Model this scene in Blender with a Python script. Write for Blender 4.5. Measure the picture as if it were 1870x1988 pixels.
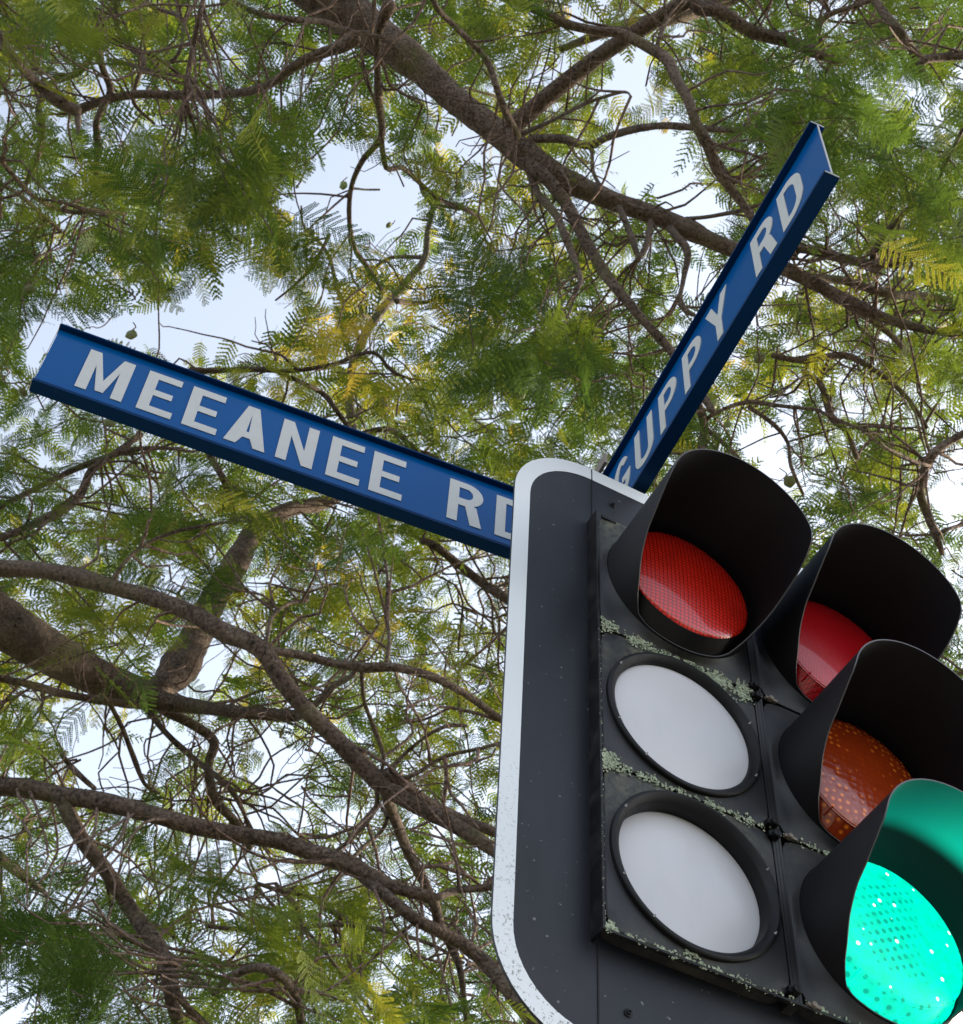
import bpy, bmesh, math, random
import numpy as np
from mathutils import Vector, Matrix
for o in list(bpy.data.objects): bpy.data.objects.remove(o)
S = bpy.context.scene
C = S.collection
PI = math.pi
# ------------------------------------------------------------------ camera
PITCH, ROLL, FPX = 0.9247, 0.0794, 3978.4
CAM = np.array([0., 0., 1.6])
U_ = 0.24                                   # one lantern section is 0.24 m high
F_ = np.array([0, math.cos(PITCH), math.sin(PITCH)]); R0 = np.array([1., 0, 0]); U0 = np.cross(R0, F_)
R_ = R0*math.cos(ROLL)+U0*math.sin(ROLL); UP = -R0*math.sin(ROLL)+U0*math.cos(ROLL)
cd = bpy.data.cameras.new('camera'); cam = bpy.data.objects.new('camera', cd); C.objects.link(cam)
cam.matrix_world = Matrix([[R_[i], UP[i], -F_[i], CAM[i]] for i in range(3)]+[[0, 0, 0, 1]])
cd.sensor_fit = 'HORIZONTAL'; cd.sensor_width = 36; cd.lens = FPX/2408*36; cd.clip_start = 0.05; cd.clip_end = 5000
S.camera = cam
cd.dof.use_dof = True; cd.dof.focus_distance = 2.05; cd.dof.aperture_fstop = 32
# ------------------------------------------------------------------ sky, sun, exposure
SUN_EL, SUN_AZ = math.radians(25), math.radians(61)
w = bpy.data.worlds.new('World'); S.world = w; w.use_nodes = True
nt = w.node_tree; nt.nodes.clear()
sky = nt.nodes.new('ShaderNodeTexSky'); sky.sky_type = 'NISHITA'; sky.sun_disc = False
sky.sun_elevation = SUN_EL; sky.sun_rotation = SUN_AZ; sky.air_density = 1.0; sky.dust_density = 1.7; sky.ozone_density = 1.0
hs = nt.nodes.new('ShaderNodeHueSaturation'); hs.inputs['Saturation'].default_value = 0.52
bg = nt.nodes.new('ShaderNodeBackground'); bg.inputs['Strength'].default_value = 0.15
wo = nt.nodes.new('ShaderNodeOutputWorld')
nt.links.new(sky.outputs[0], hs.inputs['Color']); nt.links.new(hs.outputs[0], bg.inputs[0]); nt.links.new(bg.outputs[0], wo.inputs[0])
sl = bpy.data.lights.new('sun', 'SUN'); sl.energy = 3.2; sl.angle = math.radians(0.5); sl.color = (1, .84, .62)
so = bpy.data.objects.new('sun', sl); C.objects.link(so)
sd = Vector((math.sin(SUN_AZ)*math.cos(SUN_EL), math.cos(SUN_AZ)*math.cos(SUN_EL), math.sin(SUN_EL)))
so.rotation_euler = sd.to_track_quat('Z', 'Y').to_euler()
S.view_settings.view_transform = 'Standard'; S.view_settings.look = 'None'; S.view_settings.gamma = 1; S.view_settings.exposure = 1.72
S.render.engine = 'CYCLES'
S.cycles.max_bounces = 7; S.cycles.diffuse_bounces = 3; S.cycles.transmission_bounces = 5; S.cycles.glossy_bounces = 3; S.cycles.transparent_max_bounces = 8
S.cycles.use_denoising = True; S.cycles.use_adaptive_sampling = True; S.cycles.adaptive_threshold = 0.008
S.cycles.caustics_reflective = False; S.cycles.caustics_refractive = False

# ------------------------------------------------------------------ helpers
class NB:
    def __init__(s, name):
        s.m = bpy.data.materials.new(name); s.m.use_nodes = True; s.t = s.m.node_tree; s.p = s.t.nodes['Principled BSDF']
        s.co = s.n('ShaderNodeTexCoord').outputs['Object']
    def n(s, typ, **kw):
        x = s.t.nodes.new(typ)
        for k, v in kw.items(): setattr(x, k, v)
        return x
    def l(s, a, b): s.t.links.new(a, b)
    def val(s, sock, v):
        if hasattr(v, 'links') or hasattr(v, 'is_linked'): s.l(v, sock)
        else: sock.default_value = v
    def noise(s, scale, detail=3, rough=.6, stretch=None, co=None):
        x = s.n('ShaderNodeTexNoise'); x.inputs['Scale'].default_value = scale; x.inputs['Detail'].default_value = detail; x.inputs['Roughness'].default_value = rough
        c = co or s.co
        if stretch: mp = s.n('ShaderNodeMapping'); mp.inputs['Scale'].default_value = stretch; s.l(c, mp.inputs[0]); c = mp.outputs[0]
        s.l(c, x.inputs['Vector']); return x.outputs['Fac']
    def ramp(s, f, stops):
        x = s.n('ShaderNodeValToRGB'); e = x.color_ramp.elements
        while len(e) > 1: e.remove(e[-1])
        e[0].position = stops[0][0]; e[0].color = col4(stops[0][1])
        for p, c in stops[1:]: q = e.new(p); q.color = col4(c)
        s.l(f, x.inputs[0]); return x.outputs[0]
    def mix(s, f, a, b, mode='MIX'):
        x = s.n('ShaderNodeMix', data_type='RGBA', blend_type=mode)
        s.val(x.inputs[0], f)
        for i, v in ((6, a), (7, b)):
            if hasattr(v, 'is_linked'): s.l(v, x.inputs[i])
            else: x.inputs[i].default_value = col4(v)
        return x.outputs[2]
    def math(s, op, a, b=0):
        x = s.n('ShaderNodeMath', operation=op); s.val(x.inputs[0], a); s.val(x.inputs[1], b); return x.outputs[0]
    def bump(s, h, strength=.3, dist=.002):
        x = s.n('ShaderNodeBump'); x.inputs['Strength'].default_value = strength; x.inputs['Distance'].default_value = dist
        s.l(h, x.inputs['Height']); s.l(x.outputs[0], s.p.inputs['Normal'])
    def set(s, **kw):
        for k, v in kw.items():
            k = {'base': 'Base Color', 'rough': 'Roughness', 'metal': 'Metallic', 'coat': 'Coat Weight', 'spec': 'Specular IOR Level', 'ecol': 'Emission Color', 'estr': 'Emission Strength', 'trans': 'Transmission Weight'}[k]
            if isinstance(v, tuple): v = col4(v)
            s.val(s.p.inputs[k], v)
        return s
def col4(c): return (c, c, c, 1) if isinstance(c, (int, float)) else tuple(c)+(1,) if len(c) == 3 else c
def tag(o, label=None, cat=None, group=None, kind=None):
    if label: o['label'] = label
    if cat: o['category'] = cat
    if group: o['group'] = group
    if kind: o['kind'] = kind
    return o
def empty(name, loc, rz=0):
    o = bpy.data.objects.new(name, None); C.objects.link(o); o.location = loc; o.rotation_euler = (0, 0, rz); o.empty_display_size = .1
    return o
class MB:
    def __init__(s): s.v = []; s.f = []
    def add(s, vs, fs):
        b = len(s.v); s.v += [tuple(v) for v in vs]; s.f += [tuple(i+b for i in f) for f in fs]; return s
    def box(s, x0, x1, y0, y1, z0, z1):
        v = [(x, y, z) for x in (x0, x1) for y in (y0, y1) for z in (z0, z1)]
        return s.add(v, [(0, 1, 3, 2), (4, 6, 7, 5), (0, 4, 5, 1), (2, 3, 7, 6), (0, 2, 6, 4), (1, 5, 7, 3)])
    def build(s, name, mat, parent=None, smooth=None, bevel=0, merge=0):
        me = bpy.data.meshes.new(name); me.from_pydata(s.v, [], s.f)
        bm = bmesh.new(); bm.from_mesh(me)
        if merge: bmesh.ops.remove_doubles(bm, verts=bm.verts, dist=merge)
        bmesh.ops.recalc_face_normals(bm, faces=bm.faces)
        if bevel:
            es = [e for e in bm.edges if len(e.link_faces) == 2 and e.calc_face_angle(0) > .5]
            bmesh.ops.bevel(bm, geom=es, offset=bevel, segments=2, affect='EDGES', profile=.6)
        if smooth is not None:
            for f in bm.faces: f.smooth = True
            for e in bm.edges:
                if len(e.link_faces) == 2 and e.calc_face_angle(0) > smooth: e.smooth = False
        bm.to_mesh(me); bm.free()
        me.materials.append(mat); o = bpy.data.objects.new(name, me); C.objects.link(o)
        if parent: o.parent = parent
        return o
def at(x, y, dist):
    """point of the place seen at (x, y) of the 1870 px wide photograph, dist metres deep"""
    k = 1870/2408
    return CAM+dist*(F_+R_*(x-935)/(FPX*k)-UP*(y-994)/(FPX*k))
def px(P):
    P = np.atleast_2d(P)-CAM; z = P@F_; k = FPX*1870/2408
    return np.stack([935+k*(P@R_)/z, 994-k*(P@UP)/z], 1), z

# ------------------------------------------------------------------ materials
def m_dark(name, base, rough=.5, dirt=.25, tone=(.09, .09, .075), sc=30):
    b = NB(name); n = b.noise(sc, 4); n2 = b.noise(220, 2)
    c = b.mix(b.ramp(n, [(.45, 0), (.75, dirt)]), base, tone)
    b.set(base=c, rough=b.ramp(n, [(.3, rough-.08), (.7, rough+.1)]), spec=.25); b.bump(n2, .15, .0006); return b.m
M = {}
M['housing'] = m_dark('housing_black', (.005, .005, .0065), .5)
M['bezel'] = m_dark('bezel_black', (.0035, .0035, .0045), .5, .03)
M['seal'] = m_dark('rubber_black', (.006, .006, .007), .6, .05)
def m_visor():
    b = NB('visor_plastic'); n = b.noise(12, 4); n2 = b.noise(400, 2)
    c = b.mix(b.ramp(n, [(.4, 0), (.8, .35)]), (.0045, .004, .006), (.013, .0115, .010))
    b.set(base=c, rough=.6, spec=.25); b.bump(n2, .2, .0004); return b.m
M['visor'] = m_visor()
M['visor_edge'] = NB('worn_edge').set(base=(.050, .050, .054), rough=.5).m
def m_door():                                # weathered black plastic with green and chalky growth
    b = NB('weathered_door'); big = b.noise(14, 4, .6); fine = b.noise(90, 5, .7); st = b.noise(26, 3, .6, (1, 1, .35))
    c = b.mix(b.ramp(st, [(.45, 0), (.75, .55)]), (.010, .0105, .013), (.032, .031, .030))
    sx = b.n('ShaderNodeSeparateXYZ'); b.l(b.co, sx.inputs[0])
    zz = b.math('FRACT', b.math('DIVIDE', sx.outputs[2], U_))           # growth gathers along the top of every door
    edge = b.ramp(zz, [(0, .4), (.09, .0), (.55, .0), (.8, .6), (1, 1)])
    left = b.ramp(b.math('DIVIDE', sx.outputs[0], U_), [(0, 1), (.75, .75), (1, .22)])
    mk = b.math('MULTIPLY', b.math('MULTIPLY', edge, left), b.ramp(big, [(.35, 0), (.6, 1)]))
    c = b.mix(b.math('MULTIPLY', mk, b.ramp(fine, [(.36, 0), (.58, .85)])), c, (.135, .135, .08))
    b.set(base=c, rough=.5, spec=.4); b.bump(fine, .25, .001); return b.m
M['door'] = m_door()
def m_board():
    b = NB('board_sheet'); n = b.noise(5, 3); sp = b.noise(130, 2, .4); sc = b.noise(6, 4, .6, (1, 1, .2))
    c = b.mix(b.ramp(n, [(.3, 0), (.7, 1)]), (.007, .009, .013), (.011, .012, .017))
    c = b.mix(b.ramp(b.noise(9, 5, .7, (1, 1, .12)), [(.45, 0), (.7, .7)]), c, (.020, .021, .025)); c = b.mix(b.ramp(b.noise(3, 4, .7), [(.55, 0), (.75, .5)]), c, (.026, .024, .026)); c = b.mix(b.ramp(sp, [(.70, 0), (.75, .5)]), c, (.25, .26, .24))
    b.set(base=c, rough=b.ramp(sc, [(.3, .42), (.7, .58)]), spec=.32); return b.m
M['board'] = m_board()
def m_border():
    b = NB('reflective_white_border'); sp = b.noise(240, 3, .7); area = b.noise(3.5, 2)
    sx = b.n('ShaderNodeSeparateXYZ'); b.l(b.co, sx.inputs[0])
    low = b.ramp(b.math('MULTIPLY_ADD', sx.outputs[2], 1), [(0, 1), (1, 1)])
    grad = b.n('ShaderNodeMapRange'); b.l(sx.outputs[2], grad.inputs[0]); grad.inputs[1].default_value = -.14; grad.inputs[2].default_value = .30; grad.inputs[3].default_value = 1; grad.inputs[4].default_value = 0
    d = b.math('MULTIPLY', b.ramp(sp, [(.585, 0), (.64, 1)]), grad.outputs[0])
    c = b.mix(area, (.66, .69, .72), (.74, .76, .775)); c = b.mix(b.math('MULTIPLY', d, .85), c, (.10, .085, .05))
    b.set(base=c, rough=.35); return b.m
M['border'] = m_border()
def m_disc():
    b = NB('blank_white_disc'); n = b.noise(5, 3); f = b.noise(600, 2)
    b.set(base=b.mix(b.ramp(b.noise(26, 5, .65, (1, 1, .3)), [(.55, 0), (.9, .3)]), b.mix(n, (.585, .575, .60), (.655, .63, .645)), (.46, .45, .44)), rough=.30); return b.m
M['disc'] = m_disc()
def grid(b, period, lo=.45, axes=(0, 2)):
    sx = b.n('ShaderNodeSeparateXYZ'); b.l(b.co, sx.inputs[0]); out = None
    for i in axes:
        s = b.math('ABSOLUTE', b.math('SINE', b.math('MULTIPLY', sx.outputs[i], PI/period)))
        out = s if out is None else b.math('MINIMUM', out, s)
    return out
def m_red(name, base, deep, per):
    b = NB(name); g = grid(b, per); n = b.noise(18, 3)
    c = b.mix(b.ramp(g, [(0, 0), (.55, 1)]), deep, base); c = b.mix(b.ramp(n, [(.5, 0), (.8, .35)]), c, deep)
    b.set(base=c, rough=.25, coat=.6, spec=.4); b.p.inputs['Coat Roughness'].default_value = .06
    b.p.inputs['Subsurface Weight'].default_value = 0; b.p.inputs['Subsurface Radius'].default_value = (.03, .004, .002); b.p.inputs['Subsurface Scale'].default_value = .3
    b.bump(g, .25, .0008); return b.m
M['red'] = m_red('red_lens', (.66, .014, .004), (.12, .002, .001), .0062)
M['red_led'] = m_red('crimson_lens', (.60, .006, .012), (.20, .002, .004), .004)
def m_amber():
    b = NB('amber_lens'); v = b.n('ShaderNodeTexVoronoi'); v.inputs['Scale'].default_value = 95; v.inputs['Randomness'].default_value = .45; b.l(b.co, v.inputs['Vector'])
    glint = b.ramp(v.outputs['Distance'], [(.14, 1), (.34, 0)]); n = b.noise(50, 4)  # bright orange dots: glints on the lens painted into its colour
    c = b.mix(glint, b.mix(n, (.26, .028, .004), (.42, .045, .005)), (1.0, .24, .02))
    b.set(base=c, rough=.2, coat=.6, spec=.4); b.p.inputs['Coat Roughness'].default_value = .03; b.bump(v.outputs['Distance'], .5, .002); return b.m
M['amber'] = m_amber()
def m_green():
    b = NB('lit_green_lens'); mp = b.n('ShaderNodeMapping'); mp.inputs['Rotation'].default_value = (0, math.radians(28), 0); b.l(b.co, mp.inputs[0])
    v = b.n('ShaderNodeTexVoronoi'); v.inputs['Scale'].default_value = 88; v.inputs['Randomness'].default_value = .12; b.l(mp.outputs[0], v.inputs['Vector'])
    n = b.noise(70, 5, .7); n2 = b.noise(9, 2)
    dark = b.math('MULTIPLY', b.ramp(v.outputs['Distance'], [(.22, 1), (.36, 0)]), b.ramp(n2, [(.36, 0), (.52, 1)]))
    c = b.mix(b.ramp(n, [(.42, 0), (.64, 1)]), (0, 1.0, .64), (.0, .70, .45)); c = b.mix(b.math('MULTIPLY', dark, .85), c, (0, .30, .20))
    vv = b.n('ShaderNodeTexVoronoi'); vv.inputs['Scale'].default_value = 60; vv.inputs['Randomness'].default_value = .9; b.l(b.co, vv.inputs['Vector'])
    wn = b.n('ShaderNodeTexWhiteNoise'); b.l(vv.outputs['Color'], wn.inputs['Vector'])
    led = b.math('MULTIPLY', b.ramp(vv.outputs['Distance'], [(.13, 1), (.17, 0)]), b.math('GREATER_THAN', wn.outputs['Value'], .6))
    c = b.mix(led, c, (2.2, 3.6, 3.2))
    b.set(base=(.0, .10, .07), rough=.35, spec=.2, ecol=c, estr=.37); return b.m
M['green'] = m_green()
def m_blue(name, a, c2):
    b = NB(name); n = b.noise(6, 3); sp = b.noise(40, 3)
    c = b.mix(n, a, c2); c = b.mix(b.ramp(sp, [(.66, 0), (.80, .14)]), c, (.08, .14, .22))
    b.set(base=c, rough=.2 if name == 'sign_blue' else .4, spec=.16 if name == 'sign_blue' else .06); b.bump(b.noise(10, 2), .06, .002); return b.m
M['blue'] = m_blue('sign_blue', (.0004, .064, .225), (.0006, .078, .265))
M['blue_rail'] = m_blue('rail_blue', (.0015, .024, .085), (.002, .030, .105))
def m_letter():
    b = NB('letter_sheeting'); g = grid(b, .0022); n = b.noise(40, 3)
    c = b.mix(b.ramp(g, [(0, 0), (.4, 1)]), (.42, .42, .41), (.54, .54, .52)); c = b.mix(b.ramp(n, [(.4, 0), (.8, .3)]), c, (.38, .38, .34))
    b.set(base=c, rough=.35); return b.m
M['letter'] = m_letter()
M['alu'] = NB('bare_aluminium').set(base=(.42, .42, .42), metal=.6, rough=.45).m
def m_galv():
    b = NB('galvanised'); v = b.n('ShaderNodeTexVoronoi'); v.inputs['Scale'].default_value = 60; b.l(b.co, v.inputs['Vector'])
    b.set(base=b.mix(v.outputs['Distance'], (.32, .33, .34), (.48, .48, .48)), metal=.5, rough=.5); return b.m
M['galv'] = m_galv()
def m_lichen():
    b = NB('lichen'); n = b.noise(160, 4, .7); n2 = b.noise(25, 2)
    c = b.mix(b.ramp(n, [(.3, 0), (.65, 1)]), (.15, .18, .12), (.42, .46, .34)); c = b.mix(b.ramp(n2, [(.62, 0), (.72, .6)]), c, (.30, .19, .12))
    b.set(base=c, rough=.9, spec=.1); b.bump(n, .6, .002); return b.m
M['lichen'] = m_lichen()
M['brown_bit'] = NB('brown_plastic').set(base=(.16, .13, .10), rough=.6).m
def m_bark(name, a, c2, moss=.5):
    b = NB(name); n = b.noise(9, 5, .65); f = b.noise(70, 4, .7); pk = b.noise(4, 3); ms = b.noise(3.2, 4, .65)
    c = b.mix(b.ramp(n, [(.32, 0), (.68, 1)]), a, c2); md = b.noise(30, 4, .7); c = b.mix(b.ramp(md, [(.5, 0), (.66, .55)]), c, (.22, .18, .15)); c = b.mix(b.ramp(f, [(.38, .8), (.56, 0)]), c, (.018, .013, .011))
    c = b.mix(b.ramp(b.noise(22, 3, .6, (3, .6, 3)), [(.56, 0), (.66, .5)]), c, (.022, .016, .013))
    c = b.mix(b.ramp(b.noise(1.7, 3), [(.52, 0), (.7, .5)]), c, (.19, .155, .13))
    vo = b.n('ShaderNodeTexVoronoi'); vo.inputs['Scale'].default_value = 14; b.l(b.co, vo.inputs['Vector']); c = b.mix(b.ramp(vo.outputs['Distance'], [(.07, .85), (.16, 0)]), c, (.012, .009, .008))
    c = b.mix(b.ramp(ms, [(.54, 0), (.72, moss)]), c, (.13, .13, .035)); 
    b.set(base=c, rough=.9, spec=.15); b.bump(b.math('ADD', f, md), .8, .010); return b.m
M['bark'] = m_bark('bark_grey_brown', (.105, .074, .060), (.27, .198, .163))
M['bark_pale'] = m_bark('bark_pale', (.12, .10, .088), (.27, .235, .21), .3)
M['bark_dark'] = m_bark('bark_dark', (.070, .049, .039), (.175, .126, .100), .4)
M['twig'] = m_bark('twig_bark', (.105, .068, .054), (.30, .20, .165), .1)
def m_leaf(name, stops, tr=.5):
    b = NB(name); a = b.n('ShaderNodeAttribute', attribute_name='tint'); c = b.ramp(a.outputs['Fac'], stops)
    t = b.n('ShaderNodeBsdfTranslucent'); d = b.n('ShaderNodeBsdfDiffuse'); mx = b.n('ShaderNodeMixShader'); mx.inputs[0].default_value = tr
    bright = b.mix(1.0, c, (2.15, 2.0, 1.05), 'MULTIPLY')
    gl = b.n('ShaderNodeBsdfGlossy'); gl.inputs['Roughness'].default_value = .45; gl.inputs[0].default_value = (.6, .65, .6, 1); m2 = b.n('ShaderNodeMixShader'); m2.inputs[0].default_value = .02
    b.l(c, d.inputs[0]); b.l(bright, t.inputs[0]); b.l(d.outputs[0], mx.inputs[1]); b.l(t.outputs[0], mx.inputs[2])
    b.l(mx.outputs[0], m2.inputs[1]); b.l(gl.outputs[0], m2.inputs[2])
    b.l(m2.outputs[0], b.t.nodes['Material Output'].inputs['Surface']); b.t.nodes.remove(b.p); return b.m
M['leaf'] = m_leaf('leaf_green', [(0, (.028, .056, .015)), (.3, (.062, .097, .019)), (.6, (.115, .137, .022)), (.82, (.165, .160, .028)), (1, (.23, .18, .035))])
M['leaf_gold'] = m_leaf('leaf_sunlit_gold', [(0, (.10, .13, .02)), (.45, (.17, .165, .028)), (.75, (.25, .205, .045)), (1, (.33, .235, .06))])  # warm sunlight on the leaves, painted in as a gold leaf colour
def m_ground(name, a, c2, sc):
    b = NB(name); n = b.noise(sc, 6, .7); n2 = b.noise(.4, 3)
    b.set(base=b.mix(n2, b.mix(n, a, c2), c2), rough=.85); b.bump(n, .3, .01); return b.m

# ------------------------------------------------------------------ ground (below the frame; it bounces light up)
def sheet(name, x0, x1, y0, y1, z, mat):
    o = MB().add([(x0, y0, z), (x1, y0, z), (x1, y1, z), (x0, y1, z)], [(0, 1, 2, 3)]).build(name, mat); return tag(o, kind='structure')
sheet('ground', -300, 300, -300, 300, -.012, m_ground('dry_grass', (.05, .07, .025), (.09, .09, .045), 3))
sheet('road', -300, 300, -14, -1.2, -.004, m_ground('asphalt', (.055, .055, .055), (.085, .083, .08), 60))
tag(MB().box(-300, 300, -1.2, 2.6, -.15, .10).build('pavement', m_ground('concrete_paving', (.15, .145, .135), (.21, .205, .19), 20), bevel=.01), kind='structure')

# ------------------------------------------------------------------ signal lantern
LA = 0.4245
LP = CAM+np.array([.6815, 5.5828, 4.4822])*U_
def L(x, y, z): return (x*U_, -y*U_, z*U_)     # x right, y out of the face, z up, in sections
signal = empty('traffic_signal', tuple(LP), LA)
tag(signal, 'black six-lamp traffic signal on a white-bordered board, its lower right lamp lit green', 'traffic signal')
class LB(MB):                                   # lantern-space builder
    def bx(s, x0, x1, y0, y1, z0, z1):
        v = [L(x, y, z) for x in (x0, x1) for y in (y0, y1) for z in (z0, z1)]
        return s.add(v, [(0, 1, 3, 2), (4, 6, 7, 5), (0, 4, 5, 1), (2, 3, 7, 6), (0, 2, 6, 4), (1, 5, 7, 3)])
    def lathe(s, cx, cz, prof, n=96, close0=False, close1=False):
        vs = []; fs = []; m = len(prof)
        for i in range(n):
            t = 2*PI*i/n
            for r, y in prof: vs.append(L(cx+r*math.cos(t), y, cz+r*math.sin(t)))
        for i in range(n):
            j = (i+1) % n
            for k in range(m-1): fs.append((i*m+k, j*m+k, j*m+k+1, i*m+k+1))
        if close1: fs.append(tuple(i*m+m-1 for i in range(n)))
        if close0: fs.append(tuple(i*m for i in range(n)))
        return s.add(vs, fs)
# backing board: rounded sheet with a border strip
YB = -.0975
def rrect(x0, x1, z0, z1, r, n=12):
    p = []
    for cx, cz, a0 in ((x1-r, z1-r, 0), (x0+r, z1-r, 90), (x0+r, z0+r, 180), (x1-r, z0+r, 270)):
        for k in range(n+1):
            a = math.radians(a0+90*k/n); p.append((cx+r*math.cos(a), cz+r*math.sin(a)))
    return p
BX0, BX1, BZ0, BZ1 = -.505, 2.535, -.60, 3.575
op = rrect(BX0, BX1, BZ0, BZ1, .52); ip = rrect(BX0+.102, BX1-.102, BZ0+.102, BZ1-.112, .42)
bb = LB(); n = len(op)
bb.add([L(x, YB, z) for x, z in op]+[L(x, YB-.014, z) for x, z in op], [tuple(range(n)), tuple(range(2*n-1, n-1, -1))]+[(i, (i+1) % n, n+(i+1) % n, n+i) for i in range(n)])
board = bb.build('backing_board', M['board'], signal)
tag(board, 'blue-black backing board with rounded corners')
bo = LB(); y1 = YB+.003; y0 = YB+.0005
bo.add([L(x, y1, z) for x, z in op]+[L(x, y1, z) for x, z in ip]+[L(x, y0, z) for x, z in ip], [(i, (i+1) % n, n+(i+1) % n, n+i) for i in range(n)]+[(n+i, n+(i+1) % n, 2*n+(i+1) % n, 2*n+i) for i in range(n)])
bo.build('border', M['border'], board)
for x0 in (.018, 2.012):                        # joints between the side and centre sheets
    for z0, z1 in ((BZ0+.002, -.03), (3.03, BZ1-.002)):
        LB().bx(x0-.0035, x0+.0035, YB+.001, YB+.0042, z0, z1).build('joint', M['seal'], board)
def screw(x, z, y, r, parent, name='screw', mat='galv'):
    b = LB(); b.lathe(x, z, [(r*1.7, y), (r*1.7, y+.006), (r, y+.008), (r, y+.016), (r*.5, y+.017), (r*.4, y+.008), (.0001, y+.007)], 20)
    return b.build(name, M[mat], parent, smooth=.6)
for x, z in ((.165, -.324), (1.86, -.324), (.165, 3.30), (1.86, 3.30)): screw(x, z, YB, .012, board, 'screw', 'bezel')
# visor profile: depth by angle from the top
VA = [0, 60, 75, 82, 90, 98, 105, 115, 126, 133, 142, 150, 180]; VD = [.745, .742, .735, .71, .64, .55, .44, .33, .228, .15, .07, .055, .055]
def visor(cx, cz, parent, seed):
    rnd = random.Random(seed); jz = rnd.uniform(-.012, .012)
    n = 128; m = 14; r0, r1 = .462, .4545
    b = LB(); vo = []; vi = []
    for i in range(n):
        t = 2*PI*i/n; phi = abs((math.degrees(t)-90+180) % 360-180); D = float(np.interp(phi, VA, VD))
        if phi < 142: D += jz*math.sin(t)
        for k in range(m+1):
            y = -.0+(D+.0)*k/m
            vo.append(L(cx+(r0+.006*y)*math.cos(t), y, cz+(r0+.006*y)*math.sin(t))); vi.append(L(cx+(r1+.006*y)*math.cos(t), y, cz+(r1+.006*y)*math.sin(t)))
    q = m+1; fs = []; N = n*q
    for i in range(n):
        j = (i+1) % n
        for k in range(m):
            fs.append((i*q+k, j*q+k, j*q+k+1, i*q+k+1)); fs.append((N+i*q+k, N+i*q+k+1, N+j*q+k+1, N+j*q+k))
        fs.append((i*q+m, j*q+m, N+j*q+m, N+i*q+m)); fs.append((i*q, N+i*q, N+j*q, j*q))
    b.add(vo+vi, fs); o = b.build('visor', M['visor'], parent, smooth=.7)
    o.data.materials.append(M['visor_edge'])
    for p in o.data.polygons:
        vs = list(p.vertices)
        if any(v < N for v in vs) and any(v >= N for v in vs): p.material_index = 1
    return o
ROWS = {2: 'top', 1: 'middle', 0: 'bottom'}
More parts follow.
